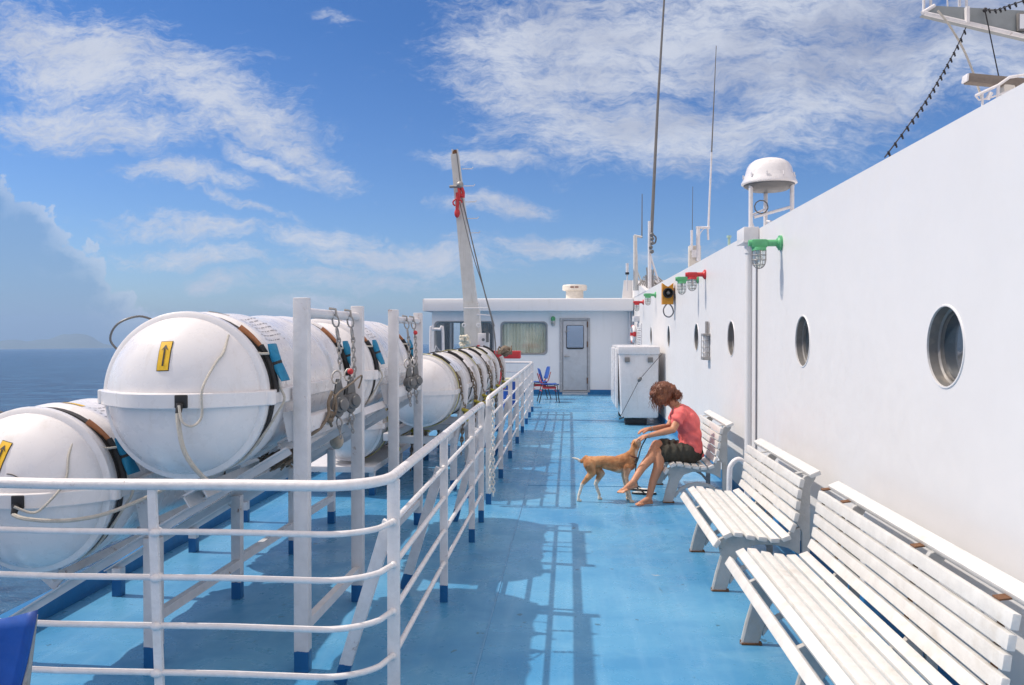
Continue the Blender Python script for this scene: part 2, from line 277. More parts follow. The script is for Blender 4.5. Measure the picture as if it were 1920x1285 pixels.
class MB:
    def __init__(s): s.v = []; s.f = []
    def add(s, vs, fs):
        k = len(s.v); s.v += [Vector(p) for p in vs]; s.f += [[i + k for i in f] for f in fs]; return s
    def box(s, a, b, bev=0.0):
        (x0, y0, z0), (x1, y1, z1) = a, b
        return s.obox(Vector(((x0 + x1) / 2, (y0 + y1) / 2, (z0 + z1) / 2)), (abs(x1 - x0), abs(y1 - y0), abs(z1 - z0)), bev=bev)
    def obox(s, c, size, rot=None, bev=0.0):
        bm = bmesh.new(); bmesh.ops.create_cube(bm, size=1.0)
        for v in bm.verts: v.co = Vector((v.co.x * size[0], v.co.y * size[1], v.co.z * size[2]))
        if bev > 0: bmesh.ops.bevel(bm, geom=bm.edges[:], offset=min(bev, min(size) * 0.45), segments=2, affect='EDGES', profile=0.6)
        m = rot.to_matrix() if isinstance(rot, Euler) else (rot if rot else Matrix.Identity(3))
        bm.verts.index_update()
        s.add([m @ v.co + Vector(c) for v in bm.verts], [[v.index for v in f.verts] for f in bm.faces]); bm.free(); return s
    def bar(s, p0, p1, wdt, thk, up=(0, 0, 1), bev=0.0):
        p0, p1 = Vector(p0), Vector(p1); d = (p1 - p0); L = d.length; d.normalize()
        x = d.cross(Vector(up)); 
        if x.length < 1e-4: x = d.cross(Vector((1, 0, 0)))
        x.normalize(); z = x.cross(d)
        return s.obox((p0 + p1) / 2, (wdt, L, thk), Matrix((x, d, z)).transposed(), bev)
    def ring(s, c, x, y, r, n, ry=None):
        k = len(s.v); ry = r if ry is None else ry
        for i in range(n):
            a = 2 * math.pi * i / n; s.v.append(Vector(c) + x * (r * math.cos(a)) + y * (ry * math.sin(a)))
        return k
    def cyl(s, p0, p1, r0, r1=None, n=12, caps=True):
        r1 = r0 if r1 is None else r1; p0, p1 = Vector(p0), Vector(p1); x, y, d = frame_from(p1 - p0)
        a = s.ring(p0, x, y, r0, n); b = s.ring(p1, x, y, r1, n)
        for i in range(n): j = (i + 1) % n; s.f.append([a + i, a + j, b + j, b + i])
        if caps: s.f.append([a + i for i in reversed(range(n))]); s.f.append([b + i for i in range(n)])
        return s
    def tube(s, pts, r, n=8, closed=False, smooth=0):
        pts = [Vector(p) for p in pts]
        if smooth: pts = spline(pts, smooth, closed)
        m = len(pts); prev = None; rings = []
        for i, p in enumerate(pts):
            if closed: d = pts[(i + 1) % m] - pts[i - 1]
            else: d = pts[min(i + 1, m - 1)] - pts[max(i - 1, 0)]
            if d.length < 1e-7: d = Vector((0, 0, 1))
            d.normalize()
            if prev is None: x, y, _ = frame_from(d)
            else:
                x = prev - d * prev.dot(d)
                if x.length < 1e-6: x, _, _ = frame_from(d)
                x.normalize(); y = d.cross(x)
            prev = x; y = d.cross(x)
            rr = r(i / max(1, m - 1)) if callable(r) else r
            rings.append(s.ring(p, x, y, rr, n))
        for k in range(m if closed else m - 1):
            a, b = rings[k], rings[(k + 1) % m]
            for i in range(n): j = (i + 1) % n; s.f.append([a + i, a + j, b + j, b + i])
        if not closed:
            s.f.append([rings[0] + i for i in reversed(range(n))]); s.f.append([rings[-1] + i for i in range(n)])
        return s
    def lathe(s, prof, base, axis=(0, 0, 1), n=32, closed=False):
        """prof: (radius, distance along axis)"""
        base = Vector(base); x, y, d = frame_from(axis); rr = []
        for r, t in prof:
            if r < 1e-6: s.v.append(base + d * t); rr.append((len(s.v) - 1, 1))
            else: rr.append((s.ring(base + d * t, x, y, r, n), n))
        pr = list(zip(rr, rr[1:])) + ([(rr[-1], rr[0])] if closed else [])
        for (a, na), (b, nb) in pr:
            for i in range(n):
                j = (i + 1) % n
                if na == 1 and nb == 1: continue
                if na == 1: s.f.append([a, b + j, b + i])
                elif nb == 1: s.f.append([a + i, a + j, b])
                else: s.f.append([a + i, a + j, b + j, b + i])
        return s
    def prism(s, poly, o, ax, ay, az, t):
        """polygon (2-D) in the plane o+ax,ay, extruded by az*t"""
        o, ax, ay, az = map(Vector, (o, ax, ay, az)); n = len(poly)
        k = len(s.v); s.v += [o + ax * p[0] + ay * p[1] for p in poly]; s.v += [o + ax * p[0] + ay * p[1] + az * t for p in poly]
        s.f.append([k + i for i in reversed(range(n))]); s.f.append([k + n + i for i in range(n)])
        for i in range(n): j = (i + 1) % n; s.f.append([k + i, k + j, k + n + j, k + n + i])
        return s
    def sphere(s, c, r, n=12, scale=(1, 1, 1), rot=None):
        m = n // 2 + 2; prof = []
        k0 = len(s.v)
        s.lathe([(math.sin(math.pi * i / m) * r if 0 < i < m else 0, -math.cos(math.pi * i / m) * r) for i in range(m + 1)], (0, 0, 0), (0, 0, 1), n)
        rm = rot.to_matrix() if rot else Matrix.Identity(3)
        for i in range(k0, len(s.v)):
            p = s.v[i]; s.v[i] = rm @ Vector((p.x * scale[0], p.y * scale[1], p.z * scale[2])) + Vector(c)
        return s
    def build(s, name, mat, parent=None, world=True, flat=False, angle=38, mods=None):
        off = world_loc(parent) if (parent and world) else Vector((0, 0, 0))
        me = bpy.data.meshes.new(name); me.from_pydata([v - off for v in s.v], [], s.f); me.validate()
        bm = bmesh.new(); bm.from_mesh(me); bmesh.ops.recalc_face_normals(bm, faces=bm.faces[:]); bm.to_mesh(me); bm.free()
        if not flat:
            for p in me.polygons: p.use_smooth = True
            me.set_sharp_from_angle(angle=R(angle))
        me.materials.append(mat if not isinstance(mat, str) else M[mat])
        o = bpy.data.objects.new(name, me); col.objects.link(o)
        if parent: o.parent = parent
        return o
def spline(pts, k=6, closed=False):
    out = []; n = len(pts); P = [Vector(p) for p in pts]
    for i in range(n if closed else n - 1):
        if closed: a, b, c, d = P[i - 1], P[i], P[(i + 1) % n], P[(i + 2) % n]
        else: a, b, c, d = P[max(i - 1, 0)], P[i], P[i + 1], P[min(i + 2, n - 1)]
        for j in range(k):
            t = j / k
            out.append(0.5 * ((2 * b) + (c - a) * t + (2 * a - 5 * b + 4 * c - d) * t * t + (3 * b - a - 3 * c + d) * t ** 3))
    if not closed: out.append(P[-1])
    return out
def single(mb, name, mat, label, cat, group=None, loc=None):
    """a thing that is one mesh; its origin goes to loc"""
    loc = Vector(loc) if loc is not None else sum(mb.v, Vector()) / len(mb.v)
    mb.v = [v - loc for v in mb.v]
    o = mb.build(name, mat); o.location = loc
    return tag(o, label, cat, group)

# ================================================================== SETTING
def grid_sheet(x0, x1, y0, y1, z, nx=1, ny=1):
    mb = MB(); vs = [(x0 + (x1 - x0) * i / nx, y0 + (y1 - y0) * j / ny, z) for j in range(ny + 1) for i in range(nx + 1)]
    mb.add(vs, [[j * (nx + 1) + i, j * (nx + 1) + i + 1, (j + 1) * (nx + 1) + i + 1, (j + 1) * (nx + 1) + i] for j in range(ny) for i in range(nx)]); return mb
WX = 1.74          # face of the long wall
BY = 22.8          # face of the deckhouse across the end
mb = MB(); mb.box((-3.16, -6, -0.25), (8, 30, 0)); tag(mb.build('deck', 'deck'), kind='structure')
mb = MB(); mb.box((-3.16, -30, -16), (14, 60, -0.254)); tag(mb.build('hull', 'hull'), kind='structure')
mb = MB(); mb.box((-3.17, -6, 0.001), (-3.10, 30, 0.125)); mb.box((-3.21, -6, -0.2), (-3.162, 30, 0.05)); tag(mb.build('deck_edge', 'kick'), kind='structure')
mb = MB()
mb.box((-0.470, -6, 0.0), (-0.462, 22.7, 0.006))
for y in (2.1, 9.15, 13.4, 17.9): mb.box((-0.460, y, 0.0), (1.73, y + 0.006, 0.004))
tag(mb.build('deck_seams', pbr('seam_paint', (0.10, 0.28, 0.48), 0.4, dirt=(0.04, 0.15, 0.27), dirt_amt=0.7, dirt_scale=9)), kind='structure')
# the sea: one big sheet, its plane leans a little against the ship
r1, r2 = ray(60, 653), ray(1090, 641)
sn = r1.cross(r2).normalized(); sn = sn if sn.z > 0 else -sn
mb = MB(); S = 20000.0
ex = Vector((1, 0, 0)); ex = (ex - sn * ex.dot(sn)).normalized(); ey = sn.cross(ex)
mb.add([Vector((0, 0, -14)) + ex * a * S + ey * b * S for a, b in ((-1, -1), (1, -1), (1, 1), (-1, 1))], [[0, 1, 2, 3]])
tag(mb.build('sea', 'sea', flat=True), kind='structure')
# far island
mb = MB(); D = 16500.0; nI = 60; k = 0
prof = []
for i in range(nI + 1):
    u = -260 + 620 * i / nI
    hh = 30 * math.exp(-((u - 150) / 55) ** 2) + 20 * math.exp(-((u - 30) / 110) ** 2) + 15 * math.exp(-((u + 150) / 90) ** 2) + 4 * noise.noise(Vector((u * .03, 0, 0))) + 3 * noise.noise(Vector((u * .11, 3, 0)))
    hh *= max(0, min(1, (250 - u) / 90)); prof.append((u, max(0.0, hh * .85)))
for dd, sc in ((0, 0.0), (900, 0.55), (1800, 1.0), (3000, 0.0)):
    for u, hh in prof:
        r = ray(u, 652 + (60 - u) * 0.0117); p = Vector((0, 0, -14)) + Vector((r.x, r.y, 0)) * (D + dd)
        t = -(sn.x * p.x + sn.y * p.y + sn.z * (p.z + 14)) / sn.z
        p.z += t - 3 + sc * (hh / FPX * D + 6) * (1 + 0.15 * noise.noise(Vector((u * .05, dd * .01, 1))))
        mb.v.append(p)
for j in range(3):
    for i in range(nI): a = j * (nI + 1) + i; mb.f.append([a, a + 1, a + nI + 2, a + nI + 1])
tag(mb.build('hills', pbr('distant_forest', (0.10, 0.14, 0.15), 0.9)), kind='structure')

# ------------------------------------------------------------------ walls with openings
def hole_pts(h, n=48):
    """outline of a hole in wall coordinates"""
    out = []
    if h[0] == 'c':
        _, cu, cv, r = h
        for i in range(n): a = 2 * math.pi * (i + 0.5) / n; out.append((cu + r * math.cos(a), cv + r * math.sin(a)))
    else:
        _, u0, u1, v0, v1, r = h
        for cu, cv, a0 in ((u1 - r, v1 - r, 0), (u0 + r, v1 - r, 90), (u0 + r, v0 + r, 180), (u1 - r, v0 + r, 270)):
            for i in range(7): a = R(a0 + 15 * i); out.append((cu + r * math.cos(a), cv + r * math.sin(a)))
    return out
def hole_wall(o, au, av, nrm, U0, U1, V0, V1, holes, reveal):
    """wall sheet spanned by au, av from o, with openings; reveals go against nrm"""
    o, au, av, nrm = map(Vector, (o, au, av, nrm)); mb = MB(); P = lambda u, v, d=0: o + au * u + av * v - nrm * d
    cells = []
    for h in holes:
        pts = hole_pts(h); us = [p[0] for p in pts]; vs = [p[1] for p in pts]
        cells.append((min(us) - .05, max(us) + .05, max(V0, min(vs) - .05), min(V1, max(vs) + .05), pts))
    cells.sort(); cur = U0
    def quad(a, b, c, d): mb.add([P(a, c), P(b, c), P(b, d), P(a, d)], [[0, 1, 2, 3]])
    for (a, b, c, d, pts) in cells:
        quad(cur, a, V0, V1); cur = b
        if c > V0: quad(a, b, V0, c)
        if d < V1: quad(a, b, d, V1)
        cu, cv = (a + b) / 2, (c + d) / 2; n = len(pts); base = len(mb.v)
        for (u, v) in pts:
            du, dv = u - cu, v - cv; t = min(((b - cu) / abs(du)) if abs(du) > 1e-9 else 1e9, ((d - cv) / abs(dv)) if abs(dv) > 1e-9 else 1e9)
            mb.v += [P(u, v), P(cu + du * t, cv + dv * t), P(u, v, reveal)]
        for i in range(n):
            j = (i + 1) % n; A, B = base + 3 * i, base + 3 * j
            mb.f.append([A, B, B + 1, A + 1]); mb.f.append([A, A + 2, B + 2, B])
            # corner filler
            pu = lambda q: (mb.v[q + 1] - o).dot(au); pv = lambda q: (mb.v[q + 1] - o).dot(av)
            if abs(pu(A) - pu(B)) > 1e-6 and abs(pv(A) - pv(B)) > 1e-6:
                cu2 = a if min(pu(A), pu(B)) < a + 1e-6 else b; cv2 = c if min(pv(A), pv(B)) < c + 1e-6 else d
                mb.v.append(P(cu2, cv2)); mb.f.append([A + 1, B + 1, len(mb.v) - 1])
    quad(cur, U1, V0, V1)
    return mb

# long white wall on the right
ws = thing('deckhouse_side_wall', 'long smooth white deckhouse wall with a row of round portholes behind the benches', 'wall', (WX, 8, 0))
PZ = 1.636; PORT = [3.962, 6.311, 9.05, 11.49, 14.66, 17.80, 1.2, -1.4]
mb = hole_wall((WX, 0, 0), (0, 1, 0), (0, 0, 1), (-1, 0, 0), -6, BY, 0, 2.66, [('c', y, PZ, 0.186) for y in PORT], 0.10)
mb.add([(WX, -6, 2.66), (WX, BY, 2.66), (WX + 0.12, BY, 2.66), (WX + 0.12, -6, 2.66)], [[0, 1, 2, 3]])
mb.add([(WX + 0.12, -6, 2.66), (WX + 0.12, BY, 2.66), (WX + 0.12, BY, 2.50), (WX + 0.12, -6, 2.50)], [[0, 1, 2, 3]])
mb.build('wall', 'wall', ws)
mb = MB(); mb.box((WX + 0.12, -6, 2.40), (8, 27, 2.50)); mb.build('roof', 'wall', ws)
mb = MB(); mb.box((WX - 0.006, -6, 0.0), (WX + 0.0, BY, 0.13)); mb.build('painted_skirting', 'kick', ws)
def porthole(y):
    mb = MB(); mb.lathe([(0.190, 0.070), (0.172, 0.070), (0.170, 0.066), (0.170, 0.058), (0.163, 0.054), (0.162, 0.070), (0.172, 0.08)], (WX, y, PZ), (1, 0, 0), 40, closed=False)
    mb.lathe([(0.1845, 0.004), (0.1835, 0.045), (0.175, 0.052), (0.171, 0.052), (0.171, 0.07)], (WX, y, PZ), (1, 0, 0), 40)
    fr = mb.build('porthole', 'brass', ws)
    g = MB(); g.lathe([(0, 0), (0.168, 0)], (WX + 0.0665, y, PZ), (1, 0, 0), 40); g.build('pane', 'pane', fr)
    g = MB(); g.lathe([(0.187, -0.001), (0.187, -0.005), (0.194, -0.005), (0.197, 0.0)], (WX, y, PZ), (1, 0, 0), 40); g.build('rim', 'wall', fr)
for y in PORT: porthole(y)
# raised, slanting end of the wall
mb = MB(); mb.prism([(18.9, 2.65), (BY + 0.2, 2.65), (BY + 0.2, 3.14), (BY - 0.4, 3.12)], (WX - 0.01, 0, 0), (0, 1, 0), (0, 0, 1), (1, 0, 0), 0.09)
mb.prism([(1.45, 2.65), (3.4, 2.65), (3.4, 3.15), (1.50, 3.15)], (0, BY + 0.21, 0), (1, 0, 0), (0, 0, 1), (0, 1, 0), 0.08)
single(mb, 'wind_screen', 'wall', 'low white slanting wind screen rising at the far end of the long wall', 'wind screen')

# ------------------------------------------------------------------ deckhouse across the end of the deck
dh = thing('deckhouse', 'white deckhouse across the far end of the deck with two windows and a grey door', 'deckhouse', (-1, BY, 0))
W1 = ('r', -3.74, -2.11, 1.15, 2.00, 0.12); W2 = ('r', -1.89, -0.63, 1.11, 1.985, 0.12); DR = ('r', -0.19, 0.49, 0.08, 2.03, 0.05)
mb = hole_wall((0, BY, 0), (1, 0, 0), (0, 0, 1), (0, -1, 0), -3.83, WX, 0, 2.30, [W1, W2, DR], 0.10)
mb.build('wall', 'dwall', dh)
mb = MB()
mb.box((-3.83, BY + 0.005, 0), (-3.77, 26.4, 2.28))
for a, b, c, d in ((-3.77, -3.72, 0, 2.28), (-3.38, 1.7, 0, 2.28), (-3.72, -3.38, 0, 1.12), (-3.72, -3.38, 2.02, 2.28)): mb.box((a, 26.3, c), (b, 26.4, d))
mb.build('rear_wall', 'wall', dh)
mb = MB(); mb.box((-4.03, 22.45, 2.285), (WX - 0.012, 26.6, 2.635), bev=0.05); mb.box((-4.03, 22.449, 2.30), (-4.0, 22.60, 2.62)); mb.build('roof', 'dwall', dh)
mb = MB(); mb.box((-3.83, BY - 0.012, 0.0), (-0.20, BY, 0.13)); mb.box((0.50, BY - 0.012, 0.0), (WX - 0.01, BY, 0.13)); mb.build('painted_skirting', 'kick', dh)
mb = MB(); mb.box((-3.8, 23.0, 0.004), (1.7, 26.3, 0.02)); mb.build('room_floor', pbr('dark_floor', (0.06, 0.06, 0.06), 0.6), dh)
curt = pbr('greenish_curtain', (0.62, 0.63, 0.50), 0.9, dirt=(0.45, 0.46, 0.36), dirt_amt=0.6, dirt_scale=6, bump=0.2)
def window(h, name='window'):
    pts = hole_pts(h); cu = (h[1] + h[2]) / 2; cv = (h[3] + h[4]) / 2
    def off(p, d):
        su = 1 if p[0] > cu else -1; sv = 1 if p[1] > cv else -1; return (p[0] + su * d, p[1] + sv * d)
    mb = MB(); n = len(pts); k = 0
    for d, yy in ((0.025, 0.0), (0.025, -0.012), (-0.0, -0.014), (-0.03, 0.03), (-0.03, 0.07)):
        for p in pts: q_ = off(p, d); mb.v.append(Vector((q_[0], BY + yy, q_[1])))
    for a in range(4):
        for i in range(n): j = (i + 1) % n; mb.f.append([a * n + i, a * n + j, (a + 1) * n + j, (a + 1) * n + i])
    fr = mb.build(name, pbr('window_gasket', (0.30, 0.31, 0.32), 0.5), dh)
    mb = MB(); mb.add([(*[off(p, -0.02)[0]], BY + 0.055, off(p, -0.02)[1]) for p in pts], [list(range(n))])
    g = mb.build('pane', clear_glass('window_glass'), fr, flat=True); return fr
def curtain(x0, x1, z0, z1, y, name='curtain', mat=curt, amp=0.03, waves=16):
    mb = MB(); n = int(waves * 8); 
    for z in (z0, (z0 + z1) / 2, z1):
        for i in range(n + 1):
            t = i / n; x = x0 + (x1 - x0) * t
            mb.v.append(Vector((x, y + amp * math.sin(t * waves * 6.283 + 0.8 * math.sin(t * 9)) * (0.7 + 0.3 * math.sin(t * 23)), z)))
    for j in range(2):
        for i in range(n): a = j * (n + 1) + i; mb.f.append([a, a + 1, a + n + 2, a + n + 1])
    return mb.build(name, mat, dh)
w1 = window(W1); w2 = window(W2)
curtain(-1.95, -0.55, 1.0, 2.1, BY + 0.125)
dcurt = pbr('dark_curtain', (0.05, 0.06, 0.055), 0.9)
curtain(-3.52, -3.36, 1.0, 2.1, BY + 0.22, mat=dcurt, waves=4); curtain(-3.07, -2.8, 1.0, 2.1, BY + 0.22, mat=curt, waves=4); curtain(-2.75, -2.0, 1.0, 2.1, BY + 0.25, mat=dcurt, waves=8)
# door: frame, leaf, window, handles
mb = MB()
for a, b in (((-0.275, 0.06), (-0.19, 2.10)), ((0.49, 0.06), (0.560, 2.10)), ((-0.19, 2.03), (0.49, 2.10)), ((-0.19, 0.05), (0.49, 0.10))):
    mb.box((a[0], BY - 0.035, a[1]), (b[0], BY + 0.06, b[1]), bev=0.008)
df = mb.build('door_frame', 'frame_m', dh)
dr = MB(); dr.box((-0.178, BY - 0.03, 0.112), (0.478, BY + 0.02, 2.02), bev=0.012); door = dr.build('door', 'doorm', dh)
mb = MB(); mb.prism([(x, z) for x, z in hole_pts(('r', -0.09, 0.39, 1.25, 1.91, 0.05))], (0, BY - 0.034, 0), (1, 0, 0), (0, 0, 1), (0, -1, 0), 0.012)
dw = mb.build('door_window', 'black', door)
mb = MB(); mb.prism([(x, z) for x, z in hole_pts(('r', -0.07, 0.375, 1.29, 1.895, 0.03))], (0, BY - 0.047, 0), (1, 0, 0), (0, 0, 1), (0, -1, 0), 0.003)
mb.build('pane', 'doorpane', dw, flat=True)
mb = MB(); mb.cyl((-0.12, BY - 0.03, 1.04), (-0.12, BY - 0.08, 1.04), 0.022); mb.bar((-0.15, BY - 0.08, 1.04), (0.0, BY - 0.08, 1.04), 0.02, 0.02)
mb.build('handle', 'zinc', door); mb = MB(); mb.cyl((-0.10, BY - 0.03, 1.72), (-0.10, BY - 0.07, 1.72), 0.025); mb.bar((-0.13, BY - 0.07, 1.72), (-0.02, BY - 0.07, 1.76), 0.02, 0.02); mb.build('dog_lever', 'zinc', door)
mb = MB()
for z in (0.3, 1.3, 1.85): mb.cyl((0.487, BY - 0.045, z), (0.487, BY - 0.045, z + 0.16), 0.014)
mb.build('hinge', 'rustm', door)
# roof vent, downpipe, small lamp
mb = MB(); mb.cyl((0.145, 24, 2.60), (0.145, 24, 2.92), 0.26, 0.25, 28); mb.lathe([(0, 0.17), (0.33, 0.17), (0.355, 0.14), (0.355, 0.02), (0.30, 0.0), (0.25, 0.0)], (0.145, 24, 2.91), (0, 0, 1), 32)
cream = pbr('cream_paint', (0.66, 0.62, 0.55), 0.5, dirt=(0.45, 0.38, 0.3), dirt_amt=0.3, dirt_scale=5)
v = single(mb, 'roof_vent', cream, 'cream mushroom vent standing on the roof of the far deckhouse', 'vent', loc=(0.145, 24, 2.6))
mb = MB()
for i in range(2): mb.box((0.02 + i * 0.13, 23.637, 2.985), (0.12 + i * 0.13, 23.645, 3.02))
mb.build('stencil', pbr('brown_stencil', (0.2, 0.07, 0.05), 0.7), v)
mb = MB(); mb.cyl((WX - 0.10, BY - 0.07, 0.0), (WX - 0.10, BY - 0.07, 2.28), 0.035); mb.cyl((WX - 0.03, BY - 0.07, 0.0), (WX - 0.03, BY - 0.07, 2.6), 0.03)
mb.box((WX - 0.16, BY - 0.13, 2.28), (WX - 0.002, BY - 0.35 + 0.35, 2.44), bev=0.01)
single(mb, 'corner_downpipe', 'rail', 'pair of slim white downpipes in the corner beside the far deckhouse', 'pipe')

# ------------------------------------------------------------------ fittings on the long wall
def lamp(loc, mat, label, arm=0.22, rz=0.0, group=None, plate=True):
    """bulkhead lamp: wall flange, arm, housing, wire cage and glass; arm points to local -x"""
    t = thing('bulkhead_lamp', label, 'lamp', loc, rz, group)
    mb = MB(); mb.cyl((0, 0, 0), (-0.02, 0, 0), 0.062, n=24); mb.cyl((-0.02, 0, 0), (-0.035, 0, 0), 0.05, 0.04, n=24); mb.build('wall_flange', mat, t, world=False)
    mb = MB(); mb.cyl((-0.03, 0, 0), (-arm + 0.1, 0, 0), 0.028, n=16); mb.build('arm', mat, t, world=False)
    mb = MB(); mb.obox((-arm + 0.05, 0, -0.005), (0.13, 0.075, 0.07), bev=0.015); mb.cyl((-arm - 0.005, 0, 0), (-arm - 0.035, 0, 0), 0.03, 0.026)
    mb.cyl((-arm + 0.05, 0, -0.035), (-arm + 0.05, 0, -0.062), 0.056, 0.06, n=24); mb.build('housing', mat, t, world=False)
    cx = -arm + 0.05
    mb = MB(); mb.lathe([(0.048, -0.062), (0.048, -0.14), (0.040, -0.175), (0.022, -0.195), (0, -0.20)], (cx, 0, 0), (0, 0, 1), 20); mb.build('glass_globe', 'clear', t, world=False)
    mb = MB()
    for a in range(4):
        c_, s_ = math.cos(a * math.pi / 4), math.sin(a * math.pi / 4); pts = []
        for i in range(17):
            th = math.pi * i / 16; rr = 0.058
            if i < 5: pts.append((rr, -0.062 - 0.018 * i))
            elif i > 11: pts.append((-rr, -0.062 - 0.018 * (16 - i)))
            else: th = math.pi * (i - 4) / 8; pts.append((rr * math.cos(th), -0.140 - 0.072 * math.sin(th)))
        mb.tube([(cx + p[0] * c_, p[0] * s_, p[1]) for p in pts], 0.0028, 5)
    for z, rr in ((-0.10, 0.058), (-0.14, 0.058), (-0.18, 0.049)):
        mb.tube([(cx + rr * math.cos(2 * math.pi * i / 20), rr * math.sin(2 * math.pi * i / 20), z) for i in range(20)], 0.0028, 5, closed=True)
    mb.build('wire_cage', 'zinc', t, world=False)
    mb = MB(); mb.cyl((cx, 0, -0.062), (cx, 0, -0.12), 0.018, 0.02); mb.sphere((cx, 0, -0.125), 0.026, 10); mb.build('bulb', pbr('milky_bulb', (0.6, 0.6, 0.58), 0.3), t, world=False)
    mb = MB(); mb.obox((-0.003, 0.0, 0.0), (0.014, 0.085, 0.085), bev=0.004); mb.build('junction_pad', 'wall', t, world=False)
    return t
lamp((WX, 6.95, 2.44), 'green', 'large green caged bulkhead lamp on the wall beside the rain hopper', 0.23)
lamp((WX, 10.75, 2.447), 'red', 'red caged bulkhead lamp halfway along the white wall', 0.22)
lamp((WX, 11.35, 2.43), 'green', 'green caged lamp half hidden behind the red lamp midway on the wall', 0.27)
lamp((WX, 16.85, 2.465), 'green', 'small green caged lamp on the wall between the orange siren and the far red lamp', 0.21)
lamp((WX, 19.6, 2.416), 'red', 'farthest red caged lamp on the wall near the deckhouse corner', 0.21)
lamp((-0.455, BY, 2.09), 'green', 'small green lamp on the deckhouse wall left of the grey door', 0.12, R(90))

# orange siren
t = thing('siren', 'orange siren box with a round black horn and a loop of cable on the wall', 'siren', (WX, 13.9, 2.36))
mb = MB(); mb.prism([(-0.30, -0.20), (-0.12, -0.20), (-0.12, 0.15), (-0.17, 0.11), (-0.21, 0.09), (-0.25, 0.11), (-0.30, 0.15)], (WX + 0.09, 13.78, 2.37), (1.0, 0, 0), (0, 0, 1), (0, 1, 0), 0.16)
mb.v = [Vector((WX - 0.06 + (p.x - WX + 0.26) * 0.98, p.y, p.z)) if False else p for p in mb.v]; mb.build('case', 'orange', t)
mb = MB(); mb.lathe([(0.085, 0.0), (0.085, -0.05), (0.07, -0.055), (0.045, 0.0), (0, 0.01)], (WX - 0.12, 13.775, 2.355), (0, 1, 0), 28); mb.build('horn', 'black', t)
mb = MB(); mb.sphere((WX - 0.12, 13.755, 2.355), 0.032, 12); mb.build('horn_centre', 'drum', t)
mb = MB(); mb.obox((WX - 0.02, 13.99, 2.34), (0.05, 0.12, 0.22), bev=0.008); mb.build('bracket', 'rail', t)
mb = MB(); mb.tube([(WX - 0.14, 13.8, 2.17), (WX - 0.19, 13.8, 2.09), (WX - 0.17, 13.8, 1.99), (WX - 0.09, 13.8, 1.96), (WX - 0.03, 13.8, 2.03), (WX - 0.05, 13.8, 2.12), (WX - 0.09, 13.8, 2.17)], 0.012, 6, smooth=6); mb.build('cable', 'greyink', t)

# caged tube light, vertical
t = thing('tube_light', 'tall narrow caged tube light hanging on the wall between two portholes', 'wall light', (WX, 10.45, 1.4))
mb = MB(); mb.box((WX - 0.09, 10.36, 1.36), (WX - 0.002, 10.54, 1.40), bev=0.006); mb.box((WX - 0.09, 10.36, 1.66), (WX - 0.002, 10.54, 1.69), bev=0.006); mb.cyl((WX - 0.03, 10.45, 1.69), (WX - 0.03, 10.45, 1.84), 0.022); mb.build('bracket', 'zinc', t)
mb = MB(); mb.cyl((WX - 0.05, 10.45, 1.40), (WX - 0.05, 10.45, 1.66), 0.034, n=16); mb.build('tube', pbr('frosted_tube', (0.75, 0.76, 0.78), 0.2), t)
mb = MB()
for a in range(6): mb.tube([(WX - 0.05 + 0.045 * math.cos(a), 10.45 + 0.07 * math.sin(a), z) for z in (1.39, 1.67)], 0.004, 5)
for z in (1.45, 1.52, 1.6): mb.tube([(WX - 0.05 + 0.045 * math.cos(i * .5), 10.45 + 0.07 * math.sin(i * .5), z) for i in range(12)], 0.004, 5, closed=True)
mb.build('cage', 'zinc', t)

# rain hopper with downpipe and cable
t = thing('rain_hopper', 'white square rain hopper and downpipe on the wall beside the large green lamp', 'drainpipe', (WX - 0.07, 7.95, 0))
mb = MB(); mb.box((WX - 0.14, 7.74, 2.545), (WX - 0.001, 8.06, 2.675), bev=0.006); mb.box((WX - 0.145, 7.735, 2.532), (WX, 8.065, 2.547)); mb.build('hopper', 'wall', t)
mb = MB(); mb.cyl((WX - 0.07, 7.86, 0.05), (WX - 0.07, 7.86, 2.51), 0.033, n=20); mb.cyl((WX - 0.07, 7.86, 2.44), (WX - 0.07, 7.86, 2.51), 0.04, n=20); mb.build('pipe', 'wall', t)
mb = MB(); mb.cyl((WX - 0.008, 7.80, 0.12), (WX - 0.008, 7.80, 2.50), 0.006, n=6); mb.build('cable', 'greyink', t)
mb = MB(); mb.tube([(1.43, 7.5, 0), (1.43, 7.5, 0.42), (1.45, 7.5, 0.52), (1.51, 7.5, 0.565), (1.57, 7.5, 0.52), (1.59, 7.5, 0.42), (1.59, 7.5, 0.25)], 0.024, 12, smooth=5)
single(mb, 'vent_pipe', 'rail', 'white gooseneck vent pipe arching behind the middle bench', 'pipe', loc=(1.43, 7.5, 0))

# notices and buoy near the far corner
t = thing('notice_board', 'white notice board with rows of small grey print near the far corner of the wall', 'notice board', (WX, 20.6, 1.6))
mb = MB(); mb.box((WX - 0.02, 20.1, 1.35), (WX - 0.001, 21.2, 1.93), bev=0.004); mb.build('board', 'rail', t)
mb = MB()
for r_ in range(9):
    for c_ in range(10):
        if random.random() < 0.8: yy = 20.17 + c_ * 0.098; mb.box((WX - 0.0235, yy, 1.40 + r_ * 0.057), (WX - 0.0205, yy + 0.03 + random.random() * 0.045, 1.416 + r_ * 0.057))
mb.build('print', 'greyink', t)
t = thing('lifebuoy', 'small white and red lifebuoy on the wall next to the notice board', 'lifebuoy', (WX - 0.06, 21.9, 1.62))
def buoy_seg(a0, a1): 
    mb = MB(); mb.tube([(WX - 0.07 - 0.02 * math.cos(a), 21.9 + 0.20 * math.cos(a), 1.66 + 0.20 * math.sin(a)) for a in [a0 + (a1 - a0) * i / 8 for i in range(9)]], 0.045, 10); return mb
